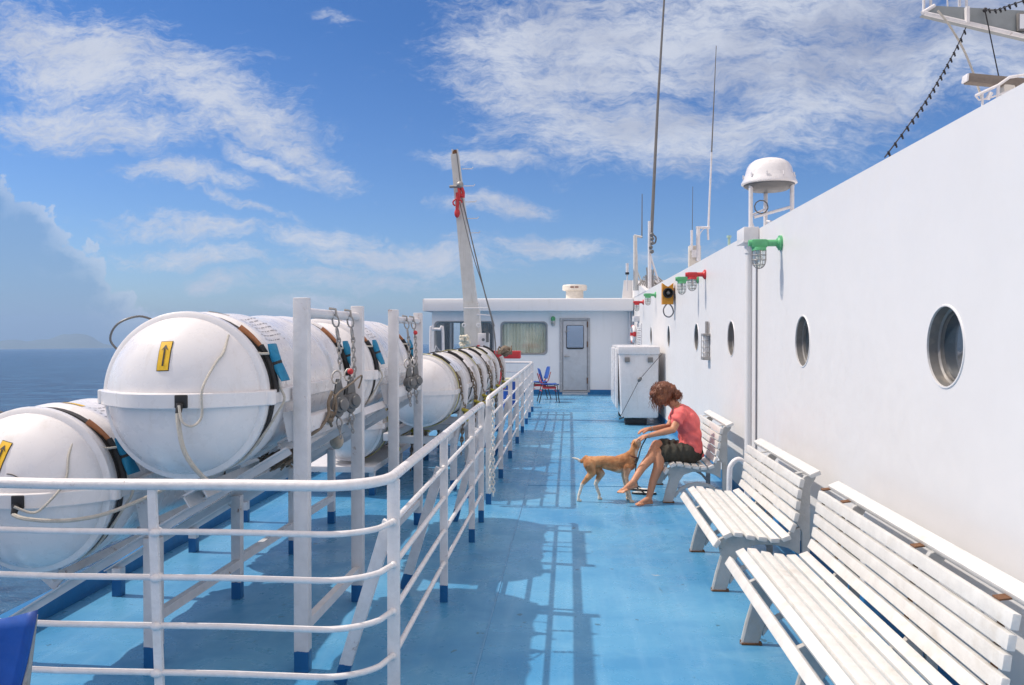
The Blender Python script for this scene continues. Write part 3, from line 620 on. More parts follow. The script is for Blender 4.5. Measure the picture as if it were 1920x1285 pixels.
for i in range(4):
    buoy_seg(R(90 * i + 15), R(90 * i + 75)).build('ring_segment', 'rail', t); buoy_seg(R(90 * i - 14.9), R(90 * i + 14.9)).build('red_band', 'red', t)
mb = MB(); mb.box((WX - 0.14, 20.8, 1.98), (WX - 0.001, 21.3, 2.12), bev=0.01); single(mb, 'junction_box', 'rail', 'small white junction box on the wall above the notice board', 'junction box')

# white locker
t = thing('locker', 'big white fibreglass locker on dark feet with two square latches standing against the wall', 'locker', (1.24, 15.2, 0))
mb = MB(); mb.box((0.90, 15.20, 0.13), (1.63, 17.35, 1.43), bev=0.06)
for v_ in mb.v:
    if v_.z < 0.45: v_.x += (0.45 - v_.z) * 0.16 * (1 if v_.x < 1.2 else -0.1)
mb.build('body', 'shell', t)
mb = MB(); mb.box((0.885, 15.165, 1.30), (1.645, 17.38, 1.45), bev=0.03); mb.box((0.86, 15.40, 0.30), (0.90, 17.30, 1.40), bev=0.015); mb.build('lid', 'shell', t)
for x in (1.05, 1.47):
    mb = MB(); mb.box((x - 0.045, 15.145, 1.16), (x + 0.045, 15.20, 1.25), bev=0.006); mb.box((x - 0.03, 15.135, 1.175), (x + 0.03, 15.15, 1.20)); mb.build('latch', 'brass', t)
MB().box((1.02, 15.3, 0.0), (1.42, 15.62, 0.14), bev=0.02).build('foot', 'black', t); MB().box((1.0, 16.9, 0.0), (1.5, 17.2, 0.17), bev=0.02).build('foot', 'black', t)
t2 = thing('lashing_wire', 'thin lashing wire with a turnbuckle running diagonally across the front of the locker', 'lashing', (1.24, 15.12, 0.8))
mb = MB(); mb.tube([(0.90, 15.13, 0.12), (1.27, 15.115, 0.85), (1.68, 15.14, 1.32)], 0.0055, 6); mb.tube([(0.90, 15.13, 0.12), (0.99, 15.125, 0.16)], 0.012, 6); mb.build('wire', 'blacksteel', t2)
mb = MB(); mb.sphere((1.27, 15.10, 0.85), 0.05, 12, (1, 0.5, 0.7), Euler((0, R(-50), 0))); mb.build('turnbuckle', 'drum', t2)

# ================================================================== RAILINGS
RX = -0.79
RZ = [1.055, 0.85, 0.655, 0.448, 0.246]
def rail_post(mb, x, y, top, wx=0.052, wy=0.022):
    mb.box((x - wx / 2, y - wy / 2, 0), (x + wx / 2, y + wy / 2, top), bev=0.003); return mb
gr = thing('guard_rail', 'near white guard rail with rounded corner around the raft rack', 'railing', (RX, 3.66, 0))
for i, z in enumerate(RZ):
    r = 0.024 if i == 0 else 0.0135; cr = 0.26; yy = 3.40; pts = [(-3.1, yy + 0.02, z), (-2.2, yy + (0.004 if i else 0), z - 0.006), (RX - cr - 0.4, yy, z + (0.003 if i else 0))]
    pts += [(RX - cr + cr * math.sin(R(a)), yy + cr - cr * math.cos(R(a)), z) for a in range(0, 91, 10)]
    if i: 
        pts[-3:] = [(RX, yy + cr, z)]
        pts += [(RX, 5.1, z), (RX, 6.6, z), (RX, 7.32, z)]
    else: pts += [(RX + 0.004, 5.1, z), (RX, 6.6, z + 0.003), (RX, 7.28, z), (RX, 7.42, z - 0.004), (RX, 7.455, z - 0.03)]
    rl = MB().tube(pts, r, 12)
    for (x_, y_) in (((RX, 3.66), (RX, 5.146), (RX, 6.634), (RX, 7.33), (-1.76, 3.40)) if i else ()):
        for k_ in range(3): rl.sphere((x_ + random.uniform(-.003, .003), y_ + (k_ - 1) * .012, z + random.uniform(-.003, .003)), r * 1.30, 8, (1, 1.1, 1) if x_ == RX else (1.5, 1, 1))
    rl.build('rail', 'rail', gr)
for (x, y, s_) in ((RX, 3.66, 0.056), (RX, 5.146, 0.05), (RX, 6.634, 0.05), (RX, 7.342, 0.05)):
    rail_post(MB(), x, y, RZ[0] - 0.015, s_).build('post', 'rail', gr)
mb = MB(); mb.bar((-1.742, 3.40, 0), (-1.778, 3.40, RZ[0] - 0.02), 0.036, 0.02, up=(0, 1, 0)); mb.build('post', 'rail', gr)
rail_post(MB(), -2.72, 3.41, RZ[0] - 0.02).build('post', 'rail', gr)
for (x, y, yt, zt) in ((-1.108, 3.904, 3.70, 0.84), (-1.095, 5.385, 5.18, 0.84), (-1.034, 7.357, 7.36, 0.84)):
    mb = MB(); mb.bar((x, y, 0.0), (RX - 0.028, yt, zt), 0.062, 0.018, up=(0.2, 1, 0), bev=0.002); mb.build('stay', 'rail', gr)
# second railing beyond the gap
g2 = thing('guard_rail', 'long white guard rail leading to the far deckhouse beyond the chained gap', 'railing', (RX, 8.12, 0))
Y2 = [8.12, 9.58, 11.1, 12.6, 14.0, 15.3, 16.5, 17.7]
for i, z in enumerate(RZ):
    r = 0.022 if i == 0 else 0.0125
    if i == 0: pts = [(RX - 0.01, 8.08, z - 0.08), (RX - 0.01, 8.09, z - 0.02), (RX - 0.01, 8.14, z)] + [(RX - 0.01, y, z) for y in Y2[1:]] + [(RX - 0.03, 17.76, z), (RX - 1.3, 17.8, z), (RX - 2.4, 17.8, z)]
    else: pts = [(RX - 0.01, y, z) for y in Y2] + [(RX - 0.03, 17.76, z), (RX - 1.3, 17.8, z), (RX - 2.4, 17.8, z)]
    MB().tube(pts, r, 10).build('rail', 'rail', g2)
for y in Y2: rail_post(MB(), RX - 0.01, y, RZ[0] - 0.015, 0.055).build('post', 'rail', g2)
for x in (-1.55, -2.35, -3.1): rail_post(MB(), x, 17.8, RZ[0] - 0.015, 0.05).build('post', 'rail', g2)
for (x, y) in ((-1.03, 8.4), (-1.03, 11.3), (-1.03, 14.3)):
    mb = MB(); mb.bar((x, y, 0.0), (RX - 0.03, y - 0.1, 0.84), 0.06, 0.016, up=(0.2, 1, 0), bev=0.002); mb.build('stay', 'rail', g2)

def chain_mb(p0, p1, link=0.035, wire=0.005, sag=0.0, mb=None):
    mb = mb or MB(); p0, p1 = Vector(p0), Vector(p1); L = (p1 - p0).length; n = max(2, int(L / (link * 0.72)))
    for i in range(n):
        t = (i + 0.5) / n; c = p0.lerp(p1, t) + Vector((0, 0, -4 * sag * t * (1 - t)))
        d = ((p1 - p0).normalized() + Vector((0, 0, -4 * sag * (1 - 2 * t) / max(L, .01)))).normalized()
        x, y, _ = frame_from(d); s_ = x if i % 2 else y
        mb.tube([c + d * (link * 0.5 * math.cos(a)) + s_ * (link * 0.27 * math.sin(a)) for a in [2 * math.pi * k / 10 for k in range(10)]], wire, 5, closed=True)
    return mb
pc = pbr('white_plastic_chain', (0.7, 0.68, 0.64), 0.5, dirt=(0.35, 0.27, 0.2), dirt_amt=0.6, dirt_scale=20)
mb = chain_mb((RX + 0.035, 8.07, 1.04), (RX + 0.045, 8.05, 0.10), 0.05, 0.007); chain_mb((RX + 0.02, 8.05, 0.55), (RX + 0.01, 8.03, 0.13), 0.05, 0.007, mb=mb)
single(mb, 'gate_chain', pc, 'white gate chain hanging down the post at the gap in the railing', 'chain')

# ================================================================== LIFE RAFTS
RR = 0.40; RL = 1.95
PROF = [(0.0, 0.0), (0.012, 0.09), (0.03, 0.16), (0.055, 0.222), (0.085, 0.27), (0.115, 0.307), (0.145, 0.336), (0.17, 0.357), (0.188, 0.369), (0.198, 0.373), (0.204, 0.374),
        (0.208, 0.392), (0.216, 0.402), (0.245, 0.405), (0.262, 0.400), (0.27, 0.388), (0.30, 0.385), (0.345, 0.385), (0.365, 0.392), (0.39, 0.404), (0.44, 0.407), (0.48, 0.402), (0.52, 0.393), (0.60, 0.391), (0.66, 0.398), (0.70, 0.404), (0.74, 0.405), (0.78, 0.398), (0.82, 0.393), (0.975, 0.392)]
PROFM = PROF + [(RL - a, b) for a, b in reversed(PROF[:-1])]
def r_at(y, prof=PROFM):
    for (a, b), (c, d) in zip(prof, prof[1:]):
        if a <= y <= c: return b + (d - b) * (y - a) / max(1e-9, c - a)
    return 0.0
def y_of_r(r):
    for (a, b), (c, d) in zip(PROF, PROF[1:]):
        if b <= r <= d: return a + (c - a) * (r - b) / max(1e-9, d - b)
    return 0.21
def half_shell(mb, upper, sc=1.0, n=40):
    k = len(mb.v)
    for (y, r) in PROFM:
        for i in range(n + 1):
            a = math.pi * i / n; zz = math.sin(a) * r * sc
            mb.v.append(Vector((math.cos(a) * r * sc, y, zz if upper else -zz)))
    for j in range(len(PROFM) - 1):
        for i in range(n): a = k + j * (n + 1) + i; mb.f.append([a, a + 1, a + n + 2, a + n + 1])
    return mb
def strap_ring(y, wdt=0.045, r=None, t=0.007):
    r = r or r_at(y) + 0.002
    return MB().lathe([(r, y - wdt / 2), (r + t, y - wdt / 2), (r + t, y + wdt / 2), (r, y + wdt / 2)], (0, 0, 0), (0, 1, 0), 56, closed=True)
def dome_pt(x, z, lift=0.003):
    r = math.hypot(x, z); y = y_of_r(min(r, 0.387)); e = y_of_r(min(r + 0.01, 0.387)) - y
    nrm = Vector((x / max(r, 1e-6) * e, -0.01, z / max(r, 1e-6) * e)).normalized()
    return Vector((x, y, z)) + nrm * lift
def decal(quad, nx=5, ny=12, lift=0.003, thick=0.0):
    """patch on the front dome; quad = 4 corners in (x,z)"""
    mb = MB(); a, b, c, d = [Vector((q_[0], q_[1])) for q_ in quad]
    for j in range(ny + 1):
        for i in range(nx + 1):
            p = a.lerp(b, i / nx).lerp(d.lerp(c, i / nx), j / ny); mb.v.append(dome_pt(p.x, p.y, lift))
    for j in range(ny):
        for i in range(nx): k = j * (nx + 1) + i; mb.f.append([k, k + 1, k + nx + 2, k + nx + 1])
    return mb
def tri_decal(mb, pts, lift, ns=6):
    a, b, c = [Vector(p) for p in pts]; k = len(mb.v); idx = {}
    for i in range(ns + 1):
        for j in range(ns + 1 - i):
            p = a + (b - a) * (i / ns) + (c - a) * (j / ns); idx[i, j] = len(mb.v); mb.v.append(dome_pt(p.x, p.y, lift))
    for i in range(ns):
        for j in range(ns - i):
            mb.f.append([idx[i, j], idx[i + 1, j], idx[i, j + 1]])
            if i + j < ns - 1: mb.f.append([idx[i + 1, j], idx[i + 1, j + 1], idx[i, j + 1]])
    return mb
def circ(a, y, r): return Vector((r * math.cos(R(a)), y, r * math.sin(R(a))))
def pouch(mb, ang, y, r):
    c = circ(ang, y, r); tx = Vector((-math.sin(R(ang)), 0, math.cos(R(ang)))); rad = Vector((math.cos(R(ang)), 0, math.sin(R(ang)))); ya = Vector((0, 1, 0))
    ns = 9
    rings = []
    for i in range(ns):
        t = -1 + 2 * i / (ns - 1); wd = 0.024 + 0.036 * abs(t) ** 0.9; th = 0.020 + 0.006 * math.cos(t * 3)
        if abs(t) > 0.95: th *= 0.5
        rings.append(mb.ring(c + tx * (t * 0.095) + rad * (0.012 * abs(t)), ya, rad, wd, 12, th))
    for a, b in zip(rings, rings[1:]):
        for i in range(12): j = (i + 1) % 12; mb.f.append([a + i, a + j, b + j, b + i])
    mb.f.append([rings[0] + i for i in range(12)]); mb.f.append([rings[-1] + i for i in range(12)])
    return mb
def raft(loc, label, sticker_tilt=None, group='canister life rafts on the near rack', roll=0.0):
    """canister life raft; local y runs along it, front dome at y=0, origin on the axis"""
    t = thing('life_raft', label, 'life raft', loc, 0, group)
    L = dict(world=False)
    half_shell(MB(), True).build('upper_shell', 'shell', t, **L)
    half_shell(MB(), False, 0.985).build('lower_shell', 'shell', t, **L)
    out = []
    for (y, r) in PROFM[1:-1]: out.append((r, y))
    ol = [(r_ + 0.028, y - (0.028 if y < 0.05 else 0) + (0.028 if y > RL - 0.05 else 0)) for r_, y in [(max(a, 0.386 if 0.21 < b < RL - 0.21 else a), b) for a, b in out]]
    sm = [(0.0, -0.03)] + ol + [(0.0, RL + 0.03)] + [(-x, y) for x, y in reversed(ol)]
    fl = MB(); fl.prism(sm, (0, 0, -0.040), (1, 0, 0), (0, 1, 0), (0, 0, 1), 0.07); ff = fl.build('seam_flange', 'shell', t, angle=50, **L)
    bv = ff.modifiers.new('bev', 'BEVEL'); bv.width = 0.010; bv.segments = 3; bv.limit_method = 'ANGLE'; bv.angle_limit = R(50)
    for k_, y in enumerate((0.32, RL - 0.32)):
        st_ = strap_ring(y, 0.040).build('strap', 'strap', t, **L)
        b_ = MB(); b_.tube([circ(a, y - 0.01 - (a - 40) * .0015, r_at(y) + 0.022) for a in (54, 49, 44, 38, 32)], lambda q_: 0.0145 - 0.004 * q_, 10)
        b_.build('toggle', 'wood', st_, **L)
        pouch(MB(), 21, y + 0.02, r_at(y) + 0.045).build('pouch', 'pouch', st_, **L)
        MB().lathe([(0.021, -0.008), (0.027, -0.008), (0.027, 0.008), (0.021, 0.008)], circ(21, y + 0.02, r_at(y) + 0.045), (-math.sin(R(21)), 0, math.cos(R(21))), 14, closed=True).build('pouch_tie', 'strap', st_, **L)
        b_ = MB(); b_.tube([circ(a, y, r_at(y) + 0.022) for a in (36, 28, 20, 10, 2)], 0.016, 8); b_.build('strap_pad', 'strap', st_, **L)
        rp = MB(); ro = r_at(y)
        rp.tube([circ(44, y - 0.07, ro + 0.012), circ(39, y - 0.085, ro + 0.010), circ(33, y - 0.09, ro + 0.012), circ(30, y - 0.06, ro + 0.02), circ(28, y - 0.01, ro + 0.045)], 0.006, 7, smooth=5)
        rp.tube([circ(14, y + 0.0, ro + 0.03), circ(5, y + 0.02, ro + 0.035), circ(-3, y + 0.02, ro + 0.055), circ(-14, y, ro + 0.03), circ(-30, y - 0.02, ro + 0.012), circ(-52, y - 0.02, ro + 0.012), circ(-80, y, ro + 0.02)], 0.0065, 7, smooth=6)
        rp.build('lashing_rope', 'rope', st_, **L)
    # grab handle wire, seaward side
    h_ = MB(); h_.tube([circ(118, 0.33, 0.40), circ(124, 0.28, 0.46), circ(135, 0.24, 0.485), circ(146, 0.26, 0.47), circ(152, 0.32, 0.40)], 0.0055, 7, smooth=6); h_.build('grab_handle', 'drum', t, **L)
    # text block and yellow label on the shoulder
    tx = MB()
    for r_ in range(7):
        a = 70 - r_ * 4.6; x_ = 0.46
        while x_ < 0.74:
            l_ = 0.012 + random.random() * 0.035
            rr = r_at(x_) + 0.002
            if random.random() < 0.85: tx.add([circ(a, x_, rr), circ(a, x_ + l_, r_at(x_ + l_) + 0.002), circ(a - 0.7, x_ + l_, r_at(x_ + l_) + 0.002), circ(a - 0.7, x_, rr)], [[0, 1, 2, 3]])
            x_ += l_ + 0.012
    tx.build('printed_text', 'greyink', t, **L)
    yl = MB()
    for i in range(7):
        for y in (0.43, 0.47): yl.v.append(circ(88 - i * 2.6, y, r_at(y) + 0.003))
    for i in range(6): yl.f.append([2 * i, 2 * i + 1, 2 * i + 3, 2 * i + 2])
    yl.build('yellow_label', 'yellow', t, **L)
    # socket with painter line at the flange
    sk = MB(); sk.obox((0.095, 0.0, -0.005), (0.058, 0.05, 0.06), bev=0.006); sk.cyl((0.095, -0.03, -0.015), (0.095, -0.045, -0.055), 0.017, 0.013); so = sk.build('painter_socket', 'black', t, **L)
    # arrow label on the dome
    if sticker_tilt is not None:
        cx, cz, tl = sticker_tilt; ct, st2 = math.cos(R(tl)), math.sin(R(tl))
        P = lambda a, b: (cx + a * ct + b * st2, cz - a * st2 + b * ct)
        o_ = decal([P(-.029, -.067), P(.029, -.067), P(.029, .067), P(-.029, .067)], lift=0.0025).build('arrow_label', 'ink', t, **L)
        decal([P(-.026, -.064), P(.026, -.064), P(.026, .064), P(-.026, .064)], lift=0.0045).build('yellow_field', 'yellow', o_, **L)
        ar = decal([P(-.004, -.045), P(.004, -.045), P(.004, .03), P(-.004, .03)], 1, 8, lift=0.0065)
        tri_decal(ar, [P(0, .050), P(-.016, .024), P(0, .034)], 0.0065); tri_decal(ar, [P(0, .050), P(0, .034), P(.016, .024)], 0.0065)
        ar.build('arrow', 'ink', o_, **L)
    return t
U1 = Vector((-1.822, 3.58, 1.398)); U2 = U1 + Vector((0, 2.10, 0)); dL = Vector((-0.765, 0.0, -0.46))
ra = raft(U1, 'upper front canister life raft with an upright yellow arrow label, resting behind the near railing', (-0.012, 0.195, -2))
rb = raft(U1 + dL, 'lower front canister life raft at the left edge with a tilted yellow arrow label', (-0.03, 0.19, 12))
rc = raft(U2, 'second upper canister life raft directly behind the front one on the near rack')
rd = raft(U2 + dL, 'lower rear canister life raft mostly hidden beneath the upper rafts')
for t_, off_ in ((ra, U1), (rb, U1 + dL)):
    rp = MB(); o = Vector(off_)
    s0 = o + Vector((0.095, -0.05, -0.055))
    if t_ is ra:
        rp.tube([s0, s0 + Vector((0.01, -0.01, -0.06)), s0 + Vector((0.03, 0.0, -0.17)), s0 + Vector((0.065, 0.06, -0.27)), s0 + Vector((0.10, 0.16, -0.34)), s0 + Vector((0.16, 0.4, -0.37))], 0.011, 8, smooth=6)
        rp.tube([o + Vector((0.10, -0.05, -0.02)), o + Vector((0.125, -0.07, -0.09)), o + Vector((0.165, -0.06, -0.11)), o + Vector((0.195, -0.03, -0.07)), o + Vector((0.20, -0.035, 0.05)), o + Vector((0.215, 0.065, 0.16)), o + Vector((0.235, 0.11, 0.21)), o + Vector((0.225, 0.19, 0.29))], 0.006, 7, smooth=6)
    else:
        rp.tube([s0, s0 + Vector((0.06, -0.01, -0.015)), s0 + Vector((0.16, 0.02, -0.03)), s0 + Vector((0.26, 0.08, -0.035)), s0 + Vector((0.36, 0.2, -0.02)), s0 + Vector((0.55, 0.4, 0.07)), s0 + Vector((0.75, 0.55, 0.19))], 0.010, 8, smooth=6)
        rp.tube([o + Vector((0.10, -0.05, -0.02)), o + Vector((0.18, -0.03, -0.05)), o + Vector((0.24, -0.01, 0.0)), o + Vector((0.265, 0.07, 0.08)), o + Vector((0.25, 0.12, 0.19)), o + Vector((0.24, 0.18, 0.26))], 0.006, 7, smooth=6)
    rp.build('painter_line', 'rope', t_)
mb = MB(); mb.tube([dome_pt(0.02 + 0.01 * i, 0.115 - 0.002 * i * i * 0.3, 0.004) + Vector(U1 + dL) for i in range(8)], 0.0025, 5)
mb.build('small_arrow', 'ink', rb)

# ------------------------------------------------------------------ near rack
rk = thing('raft_rack', 'white steel rack of square posts and sloping beams carrying the near life rafts', 'rack', (-2.1, 5.6, 0))
PX = -1.336; ROW = [4.045, 5.13, 6.20, 7.22]
incl = lambda x: 1.05 + 0.60 * (x + 1.57)
for i, y in enumerate(ROW):
    MB().box((PX - 0.038, y - 0.03, 0), (PX + 0.038, y + 0.03, 1.875 if i != 1 else 1.868), bev=0.008).build('tall_post', 'steel', rk)
    MB().box((-2.11 - 0.04, y - 0.03, 0), (-2.11 + 0.04 - (0.02 if i else 0), y + 0.03, incl(-2.11) - 0.065), bev=0.004).build('middle_post', 'steel', rk)
    MB().box((-2.91 - 0.03, y - 0.03, 0), (-2.91 + 0.03, y + 0.03, incl(-2.91) - 0.065), bev=0.004).build('outer_post', 'steel', rk)
    b_ = MB(); d_ = Vector((-1, 0, -0.60)).normalized(); a_ = Vector((PX - 0.04, y, incl(PX) - 0.12)); e_ = Vector((-2.96, y, incl(-2.96) - 0.11))
    nn_ = Vector((-0.51, 0, 0.86)); a_ += nn_ * .045; e_ += nn_ * .045; b_.bar(a_ + nn_ * 0.02, e_ + nn_ * 0.02, 0.055, 0.009, up=nn_); b_.bar(a_, e_, 0.010, 0.04, up=nn_); b_.build('sloping_beam', 'steel', rk)
for (a, b) in ((0, 1), (2, 3)):
    MB().tube([(PX, ROW[a], 1.800), (PX, ROW[b], 1.800)], 0.027, 12).build('top_bar', 'steel', rk)
    MB().box((PX - 0.03, ROW[a] + 0.03, 1.20), (PX + 0.03, ROW[b] - 0.03, 1.275), bev=0.003).build('side_plate', 'steel', rk)
for x, z, h_ in ((PX + 0.0, 0.22, 0.05), (-2.11, 0.25, 0.05)):
    for a in range(3):
        if x == PX and a == 1: continue
        mb = MB(); mb.bar((x, ROW[a] + 0.03, z), (x, ROW[a + 1] - 0.03, z - 0.02), 0.04, h_); mb.build('tie_bar', 'steel', rk)
def channel(x, y0, y1, w_=0.10, nm='cradle_rail'):
    z = incl(x) + 0.035; nn_ = Vector((-0.51, 0, 0.86)); tt = Vector((0.86, 0, 0.51)); o_ = Vector((x, 0, z))
    b_ = MB(); b_.bar(o_ + Vector((0, y0, 0)), o_ + Vector((0, y1, 0)), w_, 0.010, up=nn_)
    for s_ in (-1, 1): p_ = o_ + tt * (s_ * (w_ / 2 - 0.004)) - nn_ * (w_ * .3); b_.bar(p_ + Vector((0, y0, 0)), p_ + Vector((0, y1, 0)), 0.008, w_ * .6, up=nn_)
    b_.build(nm, 'steel', rk)
channel(-1.45, 4.1, 7.4, 0.08); channel(-1.82, 3.86, 7.4, 0.11); channel(-2.20, 4.1, 7.4, 0.06); channel(-2.52, 3.86, 7.4, 0.055)
# cradle chocks: plates standing off the beams each side of a raft
for y in ROW:
    for cx in (U1.x, U1.x + dL.x):
        for s_ in (-1, 1):
            c0 = Vector((cx, y, U1.z + (cx - U1.x) * 0.60)); nn_ = Vector((-0.51, 0, 0.86)); tt = Vector((0.86, 0, 0.51))
            b0 = c0 - nn_ * 0.44 + tt * (s_ * 0.28); b1 = c0 - nn_ * 0.30 + tt * (s_ * 0.33)
            mb = MB(); mb.bar(b0, b1, 0.014, 0.10, up=tt); mb.build('chock', 'steel', rk)
for (y0, y1) in ((3.9, 5.2),):
    pass
mb = MB(); 
for i in range(60):
    a = random.random() * 6.28; c = Vector((-1.62 + random.uniform(-.06, .06), 4.55 + random.uniform(-.10, .10), 0.985 + random.uniform(-.03, .03)))
    mb.tube([c + Vector((0.05 * math.cos(a + k), 0.06 * math.sin(a + k), 0.02 * math.sin(k * 2 + a))) for k in range(5)], 0.006, 5, smooth=3)
single(mb, 'rope_bundle', 'dkrope', 'tangled dark rope bundle stuffed into the rack under the front raft', 'rope')
mb = MB(); mb.sphere((-1.52, 5.3, 0.99), 0.045, 14, (1, 1, 1.2)); mb.tube([(-1.52, 5.3, 1.03), (-1.45, 5.2, 1.06), (-1.38, 5.12, 1.16)], 0.008, 6)
single(mb, 'float_buoy', pbr('beige_float', (0.5, 0.42, 0.33), 0.6, dirt=(0.25, 0.18, 0.12), dirt_amt=0.6, dirt_scale=10), 'small beige float hanging under the side plate of the near rack', 'float')

def release(y, label, s_=1.0, x=PX + 0.06):
    """hydrostatic release: ribbed drum between plates with shackles"""
    t = thing('hydrostatic_release', label, 'raft release', (x, y, 1.3), 0, 'grey hydrostatic releases on the near rack')
    L = dict(world=False)
    d = MB(); ax = Vector((0.8, -0.6, 0.05)).normalized()
    d.lathe([(0, -0.05), (0.046, -0.05), (0.052, -0.045), (0.052, -0.03), (0.049, -0.025), (0.053, -0.02), (0.053, -0.01), (0.050, -0.005), (0.053, 0.0), (0.05, 0.02), (0.034, 0.024), (0.034, 0.045), (0.02, 0.05), (0, 0.05)], (0.01, 0, 0.0), ax, 24)
    d.build('drum', 'drum', t, **L)
    p = MB(); 
    for k in (-0.035, -0.018):
        c = Vector((0.01, 0, 0)) + ax * k; sd_ = ax.cross(Vector((0, 0, 1))).normalized()
        p.prism([(-.04, .0), (-.03, -.06), (0.0, -.085), (.03, -.06), (.04, 0), (.028, .09), (.012, .16), (-.012, .16), (-.028, .09)], c, sd_, (0, 0, 1), ax, 0.006)
    p.build('side_plates', 'drum', t, **L)
    k_ = MB(); k_.tube([Vector((0, 0, 0)) + ax * -0.03 + Vector((0.03 * math.cos(a), 0.03 * math.sin(a) * 0.6, 0.17 + 0.04 * math.sin(a))) for a in [i * 0.7 for i in range(9)]], 0.006, 6, closed=True)
    k_.tube([(-0.01, 0.0, -0.08), (-0.02, 0.01, -0.11), (0.0, 0.0, -0.15), (0.02, 0, -0.11), (0.0, 0, -0.08)], 0.006, 6, smooth=4); chain_mb((0, 0, -0.13), (0.01, 0, -0.21), 0.03, 0.005, mb=k_)
    k_.build('shackles', 'zinc', t, **L)
    t.scale = (0.86, 0.86, 0.9); return t
release(4.50, 'grey ribbed hydrostatic release drum hanging left of its twin between the first two tall posts'); release(4.76, 'right one of the two grey release drums between the first two tall posts')
release(6.52, 'grey release drum hanging left of its twin between the third and fourth tall posts'); release(6.80, 'right one of the two grey release drums between the third and fourth tall posts')
def hang_chain(y, label, z1=1.42):
    mb = chain_mb((PX + 0.03, y, 1.80), (PX + 0.045, y + 0.02, 1.66), 0.07, 0.0055); chain_mb((PX + 0.045, y + 0.02, 1.67), (PX + 0.06, y, z1), 0.036, 0.0055, mb=mb)
    mb.tube([(PX + 0.0, y - 0.01, 1.835), (PX + 0.035, y, 1.83), (PX + 0.04, y, 1.79)], 0.008, 6)
    single(mb, 'steel_chain', 'zinc', label, 'chain', 'chains hanging from the top bars of the near rack', loc=(PX + 0.03, y, 1.8))
hang_chain(4.52, 'first steel chain hanging from the nearest top bar of the rack', 1.50); hang_chain(4.83, 'second steel chain hanging from the nearest top bar of the rack', 1.44)
hang_chain(6.53, 'left steel chain hanging from the farther top bar of the rack'); hang_chain(6.82, 'right steel chain beside the red tag on the farther top bar')
mb = MB(); mb.tube([(PX + 0.05, 4.40, 1.28), (PX + 0.07, 4.42, 1.36), (PX + 0.10, 4.60, 1.41), (PX + 0.08, 4.92, 1.44), (PX + 0.05, 4.96, 1.36)], 0.0055, 7, smooth=5)
mb.tube([(PX + 0.05, 4.40, 1.38), (PX + 0.04, 4.36, 1.32), (PX + 0.05, 4.33, 1.26), (PX + 0.03, 4.25, 1.2), (PX, 4.15, 1.17)], 0.009, 7, smooth=5)
mb.tube([(PX + 0.05, 4.44, 1.36), (PX + 0.07, 4.40, 1.28), (PX + 0.05, 4.37, 1.22), (PX + 0.04, 4.42, 1.19)], 0.008, 7, smooth=5)
for i in range(4): mb.sphere((PX + 0.05, 4.34 + 0.015 * i, 1.23 + 0.03 * (i % 2)), 0.016, 8)
single(mb, 'knotted_lashing', 'dkrope', 'knotted weathered lashing rope beside the near release drums', 'rope')
for y, z in ((4.70, 1.475), (6.72, 1.70)):
    mb = MB(); mb.sphere((PX + 0.07, y, z), 0.018, 12, (1, 0.6, 1)); single(mb, 'red_tag', 'red', 'round red tag among the chains of the ' + ('nearest' if y < 5 else 'farther') + ' top bar', 'tag')

# ================================================================== FAR RAFTS ON THE LOWER RACK
FX, FZ = -1.58, 1.075
M['ratchet'] = pbr('olive_yellow_ratchet', (0.42, 0.36, 0.05), 0.5, dirt=(0.1, 0.08, 0.03), dirt_amt=0.7, dirt_scale=30)
rk2 = thing('raft_rack', 'lower white rack with curved side ribs holding the far row of strapped rafts', 'rack', (-1.6, 11.4, 0))
def far_raft(y, label):
    t = thing('life_raft', label, 'life raft', (FX, y, FZ), 0, 'strapped life rafts on the far rack'); L = dict(world=False)
    a_ = half_shell(MB(), True, 0.94); a_.build('upper_shell', 'shell', t, **L); half_shell(MB(), False, 0.93).build('lower_shell', 'shell', t, **L)
    ol = [(r_ * 0.94 + 0.022, y_) for y_, r_ in PROFM[1:-1]]
    fl = MB(); fl.prism([(0.0, -0.03)] + ol + [(0.0, RL + 0.03)] + [(-x, y_) for x, y_ in reversed(ol)], (0, 0, -0.025), (1, 0, 0), (0, 1, 0), (0, 0, 1), 0.05); fl.build('seam_flange', 'shell', t, angle=50, **L)
    for k_, yy in enumerate((0.42, RL - 0.42)):
        m_ = 'ystrap' if k_ == 0 else 'strap'
        st_ = strap_ring(yy, 0.045, 0.392).build('strap', m_, t, **L)
        strap_ring(yy + 0.09, 0.02, 0.388).build('edge_strap', 'strap', st_, **L)
        b_ = MB(); b_.tube([circ(a, yy, 0.415) for a in (75, 60, 45)], 0.014, 8); b_.build('strap_pad', 'strap', st_, **L)
        b_ = MB()
        for q_ in range(3): b_.cyl(Vector((0.43 + 0.03 * (q_ % 2), yy - 0.02 - 0.02 * q_, -0.20 - 0.045 * q_)), Vector((0.50 + 0.03 * (q_ % 2), yy - 0.05 - 0.02 * q_, -0.215 - 0.045 * q_)), 0.018, n=10)
        b_.build('ratchet', M['ratchet'], st_, **L)
        b_ = MB(); chain_mb(circ(20, yy, 0.42), (0.45, yy, -0.16), 0.05, 0.008, mb=b_); chain_mb((0.45, yy, -0.14), (0.42, yy, -0.55), 0.06, 0.008, mb=b_); b_.build('lashing_chain', 'dkrope', st_, **L)
        b_ = MB(); b_.tube([circ(30, yy + 0.03, 0.41), Vector((0.45, yy + 0.02, 0.0)), Vector((0.43, yy + 0.04, -0.3)), Vector((0.41, yy + 0.02, -0.7))], 0.007, 7, smooth=5); b_.build('lashing_rope', 'dkrope', st_, **L)
    return t
far_raft(8.40, 'nearest of the far white rafts with a yellow strap over its top')
far_raft(10.45, 'middle of the three far white rafts strapped on the lower rack'); far_raft(12.5, 'last of the far white rafts next to the brown bundle')
